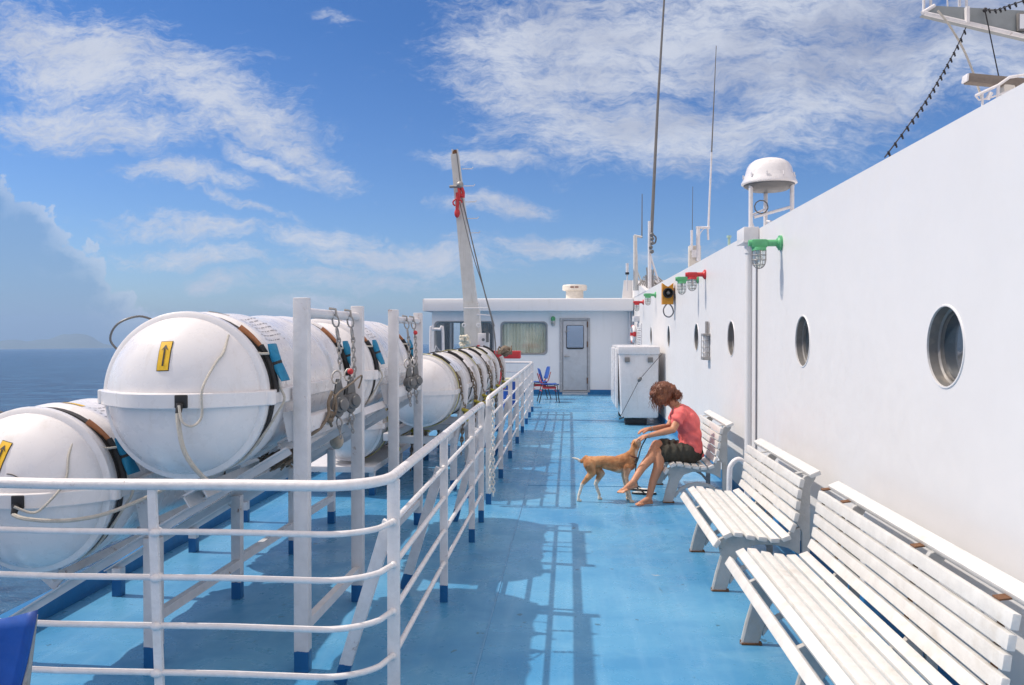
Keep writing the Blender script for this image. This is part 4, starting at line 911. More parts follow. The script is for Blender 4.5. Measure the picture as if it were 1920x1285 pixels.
for y_, l_ in ((8.35, 'outboard far raft glimpsed low behind the tall posts of the near rack'), (10.4, 'second outboard far raft hidden low behind the strapped row')):
    o_ = [o for o in col.objects if o.name.startswith('life_raft') and not o.parent][-1]; c_ = copy_tree(o_); c_.location = (FX - 0.76, y_, FZ - 0.36); c_['label'] = l_
if False: far_raft(10.45, 'middle of the three far white rafts strapped on the lower rack'); far_raft(12.5, 'last of the far white rafts next to the brown bundle')
for y in (8.7, 9.95, 10.75, 12.0, 12.8, 14.05):
    MB().tube([(FX + 0.40, y + 0.14, FZ + 0.22), (FX + 0.445, y + 0.14, FZ + 0.10), (FX + 0.45, y + 0.14, FZ - 0.1), (FX + 0.39, y + 0.14, FZ - 0.35), (FX + 0.33, y + 0.14, 0.45)], 0.034, 8, smooth=4).build('curved_rib', 'steel', rk2)
    for x in (FX + 0.33, FX - 0.33): MB().box((x - 0.035, y + 0.11, 0), (x + 0.035, y + 0.17, 0.50), bev=0.003).build('post', 'steel', rk2)
    MB().box((FX - 0.36, y + 0.105, 0.50), (FX + 0.36, y + 0.175, 0.58), bev=0.003).build('cross_beam', 'steel', rk2)
for x in (FX - 0.3, FX + 0.3): MB().box((x - 0.04, 8.4, 0.581), (x + 0.04, 14.4, 0.66), bev=0.003).build('side_beam', 'steel', rk2)
for x in (-2.06, -2.9): 
    for y in (8.5, 9.9, 11.3): MB().box((x - 0.03, y - 0.03, 0), (x + 0.03, y + 0.03, 0.25), bev=0.003).build('post', 'steel', rk2)
MB().box((-2.95, 8.4, 0.25), (-2.02, 12.4, 0.31), bev=0.003).build('deck_plate', 'steel', rk2)
mb = MB(); mb.sphere((-1.12, 14.3, 1.38), 0.09, 14, (1, 1, 1.1)); 
for i in range(30):
    a = random.random() * 6.28; mb.tube([(-1.12 + 0.12 * math.cos(a + k * .5), 14.25 + 0.1 * math.sin(a + k * .5), 1.33 + 0.05 * k * random.random()) for k in range(4)], 0.012, 5)
single(mb, 'rope_bundle', 'dkrope', 'dark brown bundle of rope on top of the last far raft', 'rope')
t = thing('hose_box', 'red hose box on a post behind the far guard rail', 'hose box', (-1.55, 17.2, 0))
mb = MB(); mb.box((-1.62, 17.1, 1.16), (-1.02, 17.35, 1.32), bev=0.02); mb.build('box', 'red', t)
mb = MB(); mb.cyl((-1.45, 17.2, 0), (-1.45, 17.2, 1.16), 0.05); mb.build('stand', 'red', t)
mb = MB()
for i in range(5): mb.tube([(-1.42 + 0.07 * math.cos(a), 16.9 + 0.05 * math.sin(a), 0.55 + 0.05 * i) for a in [k * 0.6 for k in range(10)]], 0.02, 6, closed=True)
mb.build('hose', 'red', t)
t = thing('water_drum', 'blue drum with a pale lid standing behind the far guard rail', 'drum', (-1.35, 18.8, 0))
mb = MB(); mb.cyl((-1.35, 18.8, 0), (-1.35, 18.8, 0.62), 0.2, n=24); mb.build('body', 'bchair', t); mb = MB(); mb.cyl((-1.35, 18.8, 0.62), (-1.35, 18.8, 0.66), 0.21, n=24); mb.build('lid', pbr('cream_lid', (.6, .58, .4), .5), t)
mb = MB(); mb.tube([(-3.05, 18, 0), (-3.05, 18, 1.70), (-3.0, 18, 1.77), (-2.85, 18, 1.77), (-2.78, 18, 1.70), (-2.78, 18, 0)], 0.032, 10, smooth=4)
mb.tube([(-2.95, 17.8, 1.25), (-2.90, 17.8, 1.42), (-2.82, 17.8, 1.30), (-2.7, 17.8, 1.28)], 0.012, 6)
single(mb, 'hoop_rail', 'rail', 'white tubular hoop standing in front of the dark deckhouse window', 'railing', loc=(-2.9, 18, 0))

# ================================================================== DAVIT, MASTS, ANTENNAS
t = thing('davit', 'tall leaning white davit boom with red hook blocks rising behind the far rafts', 'crane', (-1.9, 16.3, 0))
D0, D1, D2 = at(894, 668, 16.3), at(884, 572, 16.3), at(853, 290, 16.3)
def taper_bar(mb, p0, p1, w0, t0, w1, t1):
    p0, p1 = Vector(p0), Vector(p1); d = (p1 - p0).normalized(); y = Vector((0, 1, 0)); x = y.cross(d).normalized(); k = len(mb.v)
    for p, w_, h_ in ((p0, w0, t0), (p1, w1, t1)):
        for a, b in ((-1, -1), (1, -1), (1, 1), (-1, 1)): mb.v.append(p + x * (a * w_ / 2) + y * (b * h_ / 2))
    mb.f += [[k, k + 1, k + 2, k + 3], [k + 4, k + 5, k + 6, k + 7]] + [[k + i, k + (i + 1) % 4, k + 4 + (i + 1) % 4, k + 4 + i] for i in range(4)]; return mb
boomm = pbr('cream_white_boom', (0.62, 0.61, 0.58), 0.5, dirt=(0.42, 0.39, 0.33), dirt_amt=0.5, dirt_scale=3, streak=True, rust=0.2)
taper_bar(MB(), D1 + Vector((0, 0, -0.1)), D2, 0.27, 0.22, 0.15, 0.14).build('boom', boomm, t)
mb = taper_bar(MB(), Vector((D0.x + 0.02, 16.3, 0)), D1 + Vector((0, 0, 0.03)), 0.36, 0.3, 0.30, 0.26); mb.build('column', boomm, t)
hd = MB(); top = D2; 
for s_ in (-1, 1): taper_bar(hd, top + Vector((0.02 + 0.055 * s_, 0, -0.25)), top + Vector((0.0 + 0.05 * s_, 0, 0.10)), 0.025, 0.16, 0.02, 0.10)
hd.build('head_cheeks', boomm, t)
mb = MB(); mb.cyl(top + Vector((-0.04, 0, 0.0)), top + Vector((0.05, 0, 0.0)), 0.07, n=20); mb.obox(top + Vector((0.01, -0.02, -0.12)), (0.06, 0.10, 0.4)); mb.build('sheave', 'rustm', t)
hk = MB(); a = at(860, 352, 16.1)
for dx_, z0, z1 in ((0.0, 0.02, -0.26), (-0.03, -0.10, -0.55), (0.06, 0.0, -0.20)):
    c = a + Vector((dx_, 0, z0)); e = a + Vector((dx_ * 1.5, 0, z1)); hk.tube([c, c.lerp(e, .5) + Vector((0.02, -0.02, 0)), e], 0.032, 8)
hk.sphere(a + Vector((-0.03, 0, -0.50)), 0.062, 12, (0.9, 0.7, 1.5)); hk.sphere(a + Vector((0.07, 0, -0.16)), 0.045, 12); hk.tube([a + Vector((-.02 + 0.09 * math.cos(k), -.03, -.3 + .07 * math.sin(k))) for k in [i * .6 for i in range(8)]], 0.016, 7)
hk.build('hook_block', 'red', t)
mb = MB(); mb.sphere(a + Vector((0.03, -0.03, 0.05)), 0.07, 12); mb.cyl(a + Vector((-0.18, 0, 0.02)), a + Vector((0.0, 0, 0.02)), 0.03); mb.build('shackle', 'zinc', t)
wr = MB(); wr.tube([top + Vector((0.05, -0.1, 0)), at(864, 350, 16.1)], 0.012, 6); wr.tube([at(866, 372, 16.1), at(904, 530, 15.9), at(925, 612, 15.8), at(930, 664, 15.7)], 0.014, 6, smooth=4); wr.tube([at(862, 380, 16.1), at(884, 470, 15.9), at(908, 545, 15.9), at(927, 612, 15.8)], 0.010, 6, smooth=3)
wr.build('wire_fall', 'drum', t)
mb = MB()
for v_ in (317, 349, 379, 410, 437):
    p = at(866 + (v_ - 317) * 0.11, v_, 16.3); mb.tube([p, p + Vector((0.20, 0, 0.0)), p + Vector((0.22, 0, 0.03))], 0.010, 6)
mb.build('step_rung', 'rail', t)
mb = MB(); mb.tube([at(870, 610, 16.0) + Vector((0.035 * math.cos(a), 0, 0.035 * math.sin(a))) for a in [i * .6 for i in range(10)]], 0.012, 6, closed=True); mb.tube([at(897, 610, 16.0) + Vector((0.035 * math.cos(a), 0, 0.035 * math.sin(a))) for a in [i * .6 for i in range(10)]], 0.012, 6, closed=True)
mb.tube([at(870, 578, 16.1), at(915, 578, 16.1)], 0.012, 6); mb.tube([at(894, 590, 16.1), at(920, 592, 16.1)], 0.018, 6); mb.build('eye_ring', 'rail', t)
mb = MB(); c = at(872, 640, 15.95)
for i in range(26): mb.sphere(c + Vector((random.uniform(-.08, .08), random.uniform(-.06, .06), random.uniform(-.10, .10))), random.uniform(.025, .05), 7)
single(mb, 'rag_bundle', pbr('cream_rag', (0.68, 0.64, 0.52), 0.9, bump=0.4), 'crumpled cream rag tied to the foot of the davit', 'rag')
t = thing('winch_box', 'white winch control box with a red cover beside the davit foot', 'winch', at(905, 648, 16.2))
mb = MB(); c = at(907, 645, 16.2); mb.obox(c, (0.22, 0.2, 0.42), bev=0.02); mb.cyl((c.x, 16.2, 0), (c.x, 16.2, c.z - .2), 0.04); mb.build('case', 'rail', t)
mb = MB(); c = at(897, 652, 16.0); mb.obox(c, (0.05, 0.1, 0.10), bev=0.01); mb.build('cover', 'red', t)
mb = MB(); c = at(914, 642, 16.0); mb.cyl(c, c + Vector((0, 0, 0.2)), 0.03); mb.cyl(c + Vector((-.08, 0, .05)), c + Vector((-.08, -.05, .05)), 0.03); mb.build('gauge', 'drum', t)

# satellite dome
t = thing('satellite_dome', 'white satellite dome standing on tubular legs above the long wall', 'antenna', (2.52, 10.3, 2.5))
DX, DY, DZ = 2.43, 10.3, 3.53; DRd = 0.325
mb = MB(); prof = [(0.0, 0.30), (0.10, 0.293), (0.18, 0.270), (0.232, 0.232), (0.262, 0.185), (0.277, 0.13), (0.288, 0.09), (0.296, 0.088), (0.308, 0.04), (0.330, 0.0), (0.330, -0.015), (0.29, -0.03)]
mb.lathe(prof, (DX, DY, DZ), (0, 0, 1), 48); mb.build('dome', 'shell', t)
mb = MB(); mb.lathe([(0.305, -0.016), (0.300, -0.04), (0.22, -0.09), (0.0, -0.09)], (DX, DY, DZ), (0, 0, 1), 40); mb.build('base_tray', 'drum', t)
mb = MB()
for i in range(10): a = i * .63; mb.obox((DX + 0.312 * math.cos(a), DY + 0.312 * math.sin(a), DZ + 0.07), (0.012, 0.012, 0.05), Euler((0, 0, a)))
mb.build('clips', 'rail', t)
legs = [(-0.24, -0.10), (0.245, -0.12), (0.02, 0.26), (0.10, -0.02)]
for lx, ly in legs[:3]: MB().cyl((DX + lx, DY + ly, 2.5), (DX + lx, DY + ly, DZ - 0.03), 0.026).build('leg', 'rail', t)
mb = MB(); mb.cyl((DX + .245, DY - .12, 3.22), (DX - .2, DY - .1, 3.10), 0.018); mb.cyl((DX + .02, DY + .26, 3.25), (DX - .24, DY - .1, 3.12), 0.014); mb.cyl((DX + .245, DY - .12, 2.95), (DX + .02, DY + .26, 2.85), 0.014); mb.cyl((DX + .1, DY - .11, 2.75), (DX + .245, DY - .12, 3.1), 0.014); mb.cyl((DX - .24, DY - .1, 3.05), (DX - .05, DY + .0, 2.6), 0.02); mb.cyl((DX + .02, DY + .26, 3.1), (DX + .245, DY - .12, 3.0), 0.015); mb.build('brace', 'rail', t)
mb = MB(); mb.tube([(DX - .12 + 0.08 * math.cos(a), DY - .12, 3.22 + .08 * math.sin(a)) for a in [i * .6 for i in range(11)]], 0.008, 6, closed=True); mb.build('cable_loop', 'drum', t)

def mast(name, label, parts, base):
    t = thing(name, label, 'antenna', base)
    for nm, mat, mb in parts: mb.build(nm, mat, t)
    return t
Y = 20.0
whipm = pbr('grey_whip', (0.16, 0.155, 0.15), 0.6)
pB, pT = at(1221, 448, Y), at(1249, -60, Y)
m1 = MB(); m1.cyl(at(1218, 560, Y), at(1218, 415, Y), 0.045, 0.04)
wh = MB(); wh.tube([pB, pB.lerp(pT, .5) + Vector((-.02, 0, 0)), pT], lambda q_: 0.042 - 0.022 * q_, 8)
fit = MB(); 
for i in range(5): fit.sphere(at(1221 + random.uniform(-1, 3), 440 + i * 8, Y - .1), 0.05, 8)
fit.tube([at(1224, 440, Y), at(1230, 446, Y), at(1228, 456, Y), at(1221, 458, Y)], 0.02, 6, smooth=4)
st_ = MB(); st_.cyl(at(1219, 478, Y), at(1235, 530, Y), 0.025); 
mast('whip_antenna', 'tallest dark whip antenna rising out of the photo from a white mast', [('mast', 'rail', m1), ('whip', whipm, wh), ('insulator', 'drum', fit), ('strut', 'rail', st_)], (pB.x, Y, 2.5))
Y = 21.0
m1 = MB(); m1.cyl(at(1191, 545, Y), at(1191, 442, Y), 0.05); m1.cyl(at(1189, 442, Y), at(1204, 445, Y), 0.03); m1.cyl(at(1193, 470, Y), at(1195, 545, Y), 0.03); m1.cyl(at(1191, 500, Y), at(1204, 532, Y), 0.02)
wh = MB(); wh.cyl(at(1203.5, 447, Y), at(1204, 364, Y), 0.016, 0.009)
mast('whip_antenna', 'short thin whip antenna on a bracket mast left of the tallest whip', [('mast', boomm, m1), ('whip', whipm, wh)], (2.2, Y, 2.5))
m1 = MB(); m1.cyl(at(1176, 545, Y), at(1176, 510, Y), 0.018); m1.cyl(at(1176, 512, Y), at(1176, 494, Y), 0.035); 
mast('small_antenna', 'tiny stub antenna at the far left end of the roof antennas', [('mast', 'rail', m1), ('collar', 'black', MB().cyl(at(1176, 515, Y), at(1176, 511, Y), 0.05))], (2.0, Y, 2.5))
Y = 14.5
pB, pT = at(1328, 430, Y), at(1343, 86, Y)
m1 = MB(); m1.cyl(at(1309, 490, Y), at(1309, 425, Y), 0.035); m1.cyl(at(1305, 427, Y), at(1331, 427, Y), 0.022); m1.cyl(at(1327, 426, Y), at(1328, 450, Y), 0.018)
wh = MB(); pm = pB.lerp(pT, .42); wh.cyl(pB, pm, 0.018, 0.016); wh2 = MB(); wh2.cyl(pm, pT, 0.013, 0.006)
cb = MB(); cb.tube([at(1321, 428, Y), at(1313, 438, Y), at(1310, 455, Y)], 0.008, 6, smooth=4)
mast('whip_antenna', 'second tallest whip antenna, white below and dark above, on an L shaped bracket', [('mast', 'rail', m1), ('lower_whip', 'rail', wh), ('upper_whip', whipm, wh2), ('cable', 'rail', cb)], (pB.x, Y, 2.5))
m1 = MB(); m1.cyl(at(1297, 470, Y), at(1297, 432, Y), 0.022); wh = MB(); wh.cyl(at(1298, 432, Y), at(1299, 350, Y), 0.006, 0.004)
mast('whip_antenna', 'faint hair thin antenna on a white stub between the two tall whips', [('mast', 'rail', m1), ('whip', 'drum', wh)], (2.2, Y, 2.5))
t = thing('equipment_box', 'beige equipment box on the roof under the bracket antenna', 'equipment box', at(1302, 480, Y))
MB().obox(at(1302, 484, Y + .1), (0.20, 0.15, 0.42), bev=0.01).build('case', cream, t); MB().obox(at(1303, 476, Y), (0.11, 0.03, 0.13)).build('cover', 'rail', t)
Y = 12.5
m1 = MB(); m1.cyl(at(1367, 470, Y), at(1367, 446, Y), 0.02); m1.cyl(at(1367, 446, Y), at(1367, 442, Y), 0.035)
mast('small_antenna', 'small greenish stub antenna just left of the satellite dome', [('mast', pbr('pale_green', (.35, .5, .42), .5), m1)], (2.4, Y, 2.5))
mb = MB()
for i in range(9):
    p0 = at(1196 + i * 4, 536, 20.5); mb.tube([p0, p0 + Vector((0.1, 0.1, 0.22 * random.random() + .05)), p0 + Vector((0.3, 0, 0.05))], 0.018, 5)
for i in range(5):
    p0 = at(1213 + i * 3.2, 545, 20.3); mb.cyl(p0, p0 + Vector((random.uniform(-.05, .05), 0, 0.35 + .25 * random.random())), 0.018)
single(mb, 'pipe_stack', 'zinc', 'cluster of grey pipes and rods on the roof at the foot of the tallest antenna', 'pipes')

# mast yard, upper right
YY = 9.0
t = thing('mast_yard', 'grey tapering mast yard with a lit window reaching in at the top right corner', 'mast', at(1920, 60, YY))
a0, a1, a2, a3 = at(1731, 26, YY), at(1752, 11, YY), at(2100, 30, YY), at(2100, 112, YY)
mb = MB(); k = 0
for p in (a0, a1, a2, a3): mb.v.append(p)
for p in (a0, a1, a2, a3): mb.v.append(p + Vector((0.0, 0.10, 0)))
mb.f += [[0, 1, 2, 3], [4, 5, 6, 7]] + [[i, (i + 1) % 4, 4 + (i + 1) % 4, 4 + i] for i in range(4)]
mb.build('yard', 'yard', t)
mb = MB(); mb.cyl(a0 + Vector((0, -0.02, 0)), a3 + Vector((0, -0.02, 0)), 0.022); mb.cyl(a0 + Vector((-.02, -0.02, 0)), a1, 0.02); mb.bar(at(1813, 14, YY - .03), at(1813, 43, YY - .03), 0.06, 0.03, up=(1, 0, 0)); mb.build('edge_bead', 'rail', t)
mb = MB(); c = at(1915, 42, YY - .02); mb.obox(c, (0.09, 0.04, 0.19), bev=0.01); lw = mb.build('window_frame', 'brass', t); mb = MB(); mb.obox(c + Vector((0, -.022, 0)), (0.06, 0.01, 0.15)); mb.build('pane', 'doorpane', lw)
for u in (1732, 1745, 1775, 1799, 1812): 
    MB().cyl(at(u + (2 if u == 1775 else 0), 12 if u > 1740 else 22, YY + .2), at(u - (4 if u == 1775 else 0), -90, YY + .2), 0.008 if u == 1775 else 0.015).build('stanchion', 'rail', t)
mb = MB(); mb.tube([at(1758, 20, YY - .1), at(1778, 45, YY - .1), at(1805, 90, YY), at(1826, 140, YY), at(1842, 190, YY)], 0.011, 7, smooth=4)
single(mb, 'hose_line', 'rope', 'pale slack line curving from the tip of the yard down to the roof rail', 'line')
mb = MB(); mb.cyl(at(1847, 20, YY - .05), at(1876, 160, YY), 0.006, n=6); mb.sphere(at(1847, 19, YY - .05), 0.025, 8)
single(mb, 'stay_wire', 'blacksteel', 'straight thin dark stay wire from the yard to the radar scanner', 'wire')
def festoon(pts, label, n=26):
    t = thing('string_lights', label, 'string lights', pts[-1]); P = spline(pts, 12)
    MB().tube(P, 0.006, 6).build('cable', 'blacksteel', t)
    L_ = [0]; 
    for a, b in zip(P, P[1:]): L_.append(L_[-1] + (b - a).length)
    for i in range(n):
        s_ = L_[-1] * (i + .5) / n; k = max(j for j in range(len(L_)) if L_[j] <= s_); k = min(k, len(P) - 2); p = P[k].lerp(P[k + 1], (s_ - L_[k]) / max(1e-6, L_[k + 1] - L_[k]))
        b_ = MB(); b_.cyl(p + Vector((0.0, 0, 0.012)), p + Vector((0.010, 0, -0.018)), 0.011, n=8); b_.sphere(p + Vector((0.014, 0, -0.026)), 0.009, 7, (1, 1, 1.2)); b_.build('lamp_socket', 'black', t)
festoon([at(1811, 52, YY), at(1788, 100, YY - .3), at(1742, 180, YY - 1.0), at(1700, 240, YY - 1.5), at(1659, 295, YY - 1.8)], 'string of dark lamp sockets running down from the yard to the wall top', 19)
festoon([at(1848, 18, YY - .05), at(1868, 19, YY - .3), at(1900, 8, YY - .8), at(1945, -6, YY - 1.2)], 'short string of dark lamp sockets along the top of the yard', 8)
t = thing('radar_scanner', 'brown radar scanner bar with a white end behind the roof rail', 'radar', at(1900, 170, 8.0))
b0, b1 = at(1812, 148, 8.0), at(2000, 166, 8.0); mb = MB(); mb.bar(b0, b1, 0.10, 0.085, bev=0.01); mb.build('bar', 'plank', t)
mb = MB(); mb.bar(b0 + (b0 - b1).normalized() * 0.02, b0, 0.11, 0.07, bev=0.01); mb.build('end_cap', 'rail', t)
mb = MB(); mb.obox(at(1888, 172, 8.0), (0.10, 0.1, 0.12), bev=0.01); mb.cyl(at(1884, 176, 8.0), at(1884, 230, 8.0), 0.035); mb.build('pedestal', cream, t)
mb = MB(); zc = 7.6
mb.tube([at(1829, 180, zc), at(1848, 171, zc), at(1872, 160, zc), at(1893, 145, zc), at(1960, 135, zc)], 0.013, 8); mb.tube([at(1829, 180, zc), at(1836, 188, zc), at(1856, 184, zc), at(1900, 168, zc)], 0.008, 6)
mb.cyl(at(1842, 175, zc), at(1842, 215, zc), 0.010); mb.cyl(at(1872, 161, zc), at(1868, 220, zc), 0.014); mb.cyl(at(1852, 186, zc), at(1858, 174, zc), 0.02)
single(mb, 'roof_rail', 'rail', 'white tubular roof rail at the right edge in front of the radar scanner', 'railing')

# ================================================================== BENCHES
SP = [(.955, .330), (1.022, .388), (1.09, .394), (1.168, .377), (1.245, .367), (1.322, .361), (1.395, .375), (1.437, .443), (1.456, .514), (1.467, .59), (1.476, .662), (1.489, .732)]
def bench(y0, y1, frames, label, rusty=False):
    L_ = y1 - y0; ox = 1.25
    t = thing('bench', label, 'bench', (ox, y0, 0), 0, 'slatted white benches along the wall'); L = dict(world=False)
    rnd = random.Random(int(y0 * 10))
    pts = [Vector((x, z)) for x, z in SP]
    for i, p in enumerate(pts):
        a = pts[max(i - 1, 0)]; b = pts[min(i + 1, len(pts) - 1)]
        if i == 0: b = Vector((.99, .385)); a = p
        if i == 6: a, b = pts[5], Vector((pts[6].x + .05, pts[6].y + .035))
        d = (b - a).normalized(); d3 = Vector((d.x, 0, d.y)); n3 = Vector((-d.y, 0, d.x)); dy_ = rnd.uniform(-.008, .008)
        mb = MB(); mb.obox((p.x - ox, L_ / 2 + dy_, p.y), (0.056 if i < 7 else 0.057, L_, 0.030), Matrix((d3, Vector((0, 1, 0)), n3)).transposed(), bev=0.006)
        mb.build('slat', 'slat', t, **L)
    d3 = Vector((0.92, 0, 0.39)).normalized(); n3 = Vector((-d3.z, 0, d3.x))
    mb = MB(); mb.obox((1.572 - ox, L_ / 2, 0.792), (0.070, L_ + 0.02, 0.030), Matrix((d3, Vector((0, 1, 0)), n3)).transposed(), bev=0.008); mb.build('top_slat', 'slat', t, **L)
    for yf in frames:
        yl = yf - y0
        A = [(.945, 0), (.972, .12), (1.005, .235), (.995, .285), (.962, .300), (.978, .345), (1.03, .370), (1.09, .378), (1.168, .361), (1.245, .351), (1.322, .345), (1.40, .360), (1.452, .415), (1.50, .43), (1.50, .25), (1.42, .295), (1.32, .315), (1.22, .312), (1.14, .285), (1.09, .215), (1.065, .12), (1.025, 0)]
        B = [(1.518, 0.0), (1.512, .40), (1.470, .47), (1.478, .514), (1.488, .59), (1.495, .662), (1.507, .735), (1.528, .765), (1.605, .788), (1.598, .750), (1.565, .70), (1.562, 0)]
        mb = MB(); mb.prism([(x - ox, z) for x, z in A], (0, yl - .016, 0), (1, 0, 0), (0, 0, 1), (0, 1, 0), 0.032)
        mb.prism([(x - ox, z) for x, z in B], (0, yl - .0145, 0), (1, 0, 0), (0, 0, 1), (0, 1, 0), 0.029)
        up = [(1.05, .09), (1.10, .150), (1.18, .195), (1.28, .212), (1.38, .195), (1.46, .150), (1.52, .09)]; dn = [(x, z - .035 - (0.01 if i in (0, 6) else 0)) for i, (x, z) in enumerate(up)]
        mb.prism([(x - ox, z) for x, z in up + dn[::-1]], (0, yl - .013, 0), (1, 0, 0), (0, 0, 1), (0, 1, 0), 0.026)
        # raised bead along the front leg edge
        mb.tube([(x - ox, yl, z) for x, z in A[:4]], 0.0175, 6)
        f_ = mb.build('side_frame', 'cast', t, **L); bv = f_.modifiers.new('bev', 'BEVEL'); bv.width = .004; bv.segments = 2; bv.limit_method = 'ANGLE'
        mb = MB(); mb.obox((.99 - ox, yl, .006), (.110, .046, .012), bev=.003); mb.cyl((.938 - ox, yl - .0, .0), (.938 - ox, yl, .022), .009); mb.cyl((1.035 - ox, yl - .016, .0), (1.035 - ox, yl - .016, .020), .008); mb.build('foot_plate', 'rustm', f_, **L)
    for yf in list(frames) + [y0 + .05, y1 - .1]:
        if rusty or yf in frames:
            mb = MB()
            mb.bar((1.50 - ox, yf - y0 + .10, .765), (1.575 - ox, yf - y0 + .10, .775), .05, .006)
            for k in range(7, 11): p = (pts[k] + pts[k + 1]) / 2; mb.bar((p.x + .014 - ox, yf - y0 + .06, p.y - .03), (p.x + .016 - ox, yf - y0 + .06, p.y + .03), .045, .004, up=(1, 0, 0))
            mb.build('slat_bracket', 'rustm' if rusty else 'cast', t, **L)
    return t
bench(8.22, 9.58, [8.32, 9.30], 'farthest slatted white bench, the one the woman sits on')
bench(5.40, 7.02, [5.495, 6.47], 'middle slatted white bench, empty, between the seated woman and the nearest bench')
bench(2.86, 5.02, [4.565, 3.62], 'nearest slatted white bench with rusty brackets in the lower right corner', True)

# ================================================================== CHAIRS
def blue_chair(loc, rz, label, frame_mat='blacksteel'):
    t = thing('plastic_chair', label, 'chair', loc, rz, 'blue chairs by the far railing'); L = dict(world=False)
    mb = MB(); n = 10; sec = [(-.20, .43, .40), (-.05, .425, .42), (.10, .43, .42), (.18, .45, .40)]
    def shell(prof, nm):
        mb = MB()
        for (y, z, w_) in prof:
            for i in range(n + 1): s_ = -1 + 2 * i / n; mb.v.append(Vector((s_ * w_ / 2, y - (0.03 * s_ * s_ if nm == 'backrest' else 0), z + (0.02 * s_ * s_ if nm == 'seat' else 0))))
        for j in range(len(prof) - 1):
            for i in range(n): a = j * (n + 1) + i; mb.f.append([a, a + 1, a + n + 2, a + n + 1])
        o = mb.build(nm, 'bchair', t, **L); so = o.modifiers.new('s', 'SOLIDIFY'); so.thickness = .012; return o
    shell([(-.22, .42, .38), (-.20, .44, .41), (0, .43, .43), (.17, .44, .40), (.20, .46, .36)], 'seat')
    shell([(.20, .52, .34), (.225, .58, .40), (.25, .68, .41), (.28, .80, .36), (.29, .83, .26)], 'backrest')
    for s_ in (-1, 1):
        MB().tube([(s_ * .20, -.22, 0), (s_ * .19, -.17, .42), (s_ * .19, .16, .43), (s_ * .20, .27, 0)], .012, 8).build('leg', frame_mat, t, **L)
        MB().tube([(s_ * .18, .14, .42), (s_ * .17, .21, .5), (s_ * .15, .27, .70)], .012, 8).build('back_support', 'red', t, **L)
    mb = MB(); mb.tube([(-.19, -.15, .28), (.19, -.15, .28)], .01, 6); mb.tube([(-.19, .2, .28), (.19, .2, .28)], .01, 6); mb.obox((0, 0, .36), (.30, .3, .05)); mb.build('under_frame', 'red', t, **L)
    return t
blue_chair((-0.50, 20.2, 0), R(100), 'blue plastic chair facing away, closest to the end of the far railing')
blue_chair((-0.78, 21.1, 0), R(-75), 'second blue plastic chair with tilted back and red frame near the grey door')
blue_chair((-2.05, 20.2, 0), R(150), 'blue chair glimpsed through the far railing')
t = thing('folding_chair', 'blue canvas folding chair cut off at the lower left corner', 'chair', (-1.95, 2.4, 0))
Yc = 2.45
mb = MB(); n = 14; edge = [(72, 1143), (66, 1175), (58, 1215), (50, 1250), (40, 1290), (30, 1340)]
for j, (u, v_) in enumerate(edge):
    p = at(u, v_, Yc)
    for i in range(n + 1):
        s_ = i / n; x = p.x - 0.50 * s_; sag = 0.05 * math.sin(math.pi * s_); mb.v.append(Vector((x, p.y + sag - 0.02 * s_, p.z - (0.055 * (math.sin(math.pi * min(s_ * 1.0, 1))) if j == 0 else 0.03 * math.sin(math.pi * s_)))))
for j in range(len(edge) - 1):
    for i in range(n): a = j * (n + 1) + i; mb.f.append([a, a + 1, a + n + 2, a + n + 1])
o = mb.build('canvas_back', 'bchair', t); so = o.modifiers.new('s', 'SOLIDIFY'); so.thickness = .01
bp = at(62, 1160, Yc)
for dx_ in (0, -0.5):
    mb = MB(); mb.tube([Vector((bp.x - .02 + dx_, Yc + .03, bp.z + .0)), Vector((bp.x - .05 + dx_, Yc + .0, .42)), Vector((bp.x - .05 + dx_, Yc - .35, 0.0))], .014, 8); mb.build('frame_tube', 'zinc', t)
    mb = MB(); mb.tube([Vector((bp.x - .05 + dx_, Yc - .35, .42)), Vector((bp.x - .05 + dx_, Yc + .1, 0.0))], .014, 8); mb.build('leg', 'zinc', t)
mb = MB(); mb.box((bp.x - .55, Yc - .40, .41), (bp.x - .05, Yc - .02, .425), bev=.004); mb.build('seat', 'bchair', t)

# ================================================================== FIGURES
def skinmesh(caps, voxel, smooth=6, factor=0.5):
    """one continuous surface around tapered limbs and ellipsoids"""
    mb = MB()
    for c in caps:
        if c[0] == 'e': _, p, sc, rot = c; mb.sphere(p, 1.0, 20, sc, rot)
        else:
            p0, r0, p1, r1 = c; p0, p1 = Vector(p0), Vector(p1)
            mb.sphere(p0, r0, 14); mb.sphere(p1, r1, 14); mb.cyl(p0, p1, r0, r1, 16)
    me = bpy.data.meshes.new('tmp'); me.from_pydata([tuple(v) for v in mb.v], [], mb.f)
    bm = bmesh.new(); bm.from_mesh(me); bmesh.ops.recalc_face_normals(bm, faces=bm.faces[:]); bm.to_mesh(me); bm.free()
    o = bpy.data.objects.new('tmp', me); col.objects.link(o)
    m = o.modifiers.new('r', 'REMESH'); m.mode = 'VOXEL'; m.voxel_size = voxel; m.use_smooth_shade = True
    s_ = o.modifiers.new('s', 'SMOOTH'); s_.factor = factor; s_.iterations = smooth
    dg = bpy.context.evaluated_depsgraph_get(); dg.update()
    out = bpy.data.meshes.new_from_object(o.evaluated_get(dg)); bpy.data.objects.remove(o)
    return out
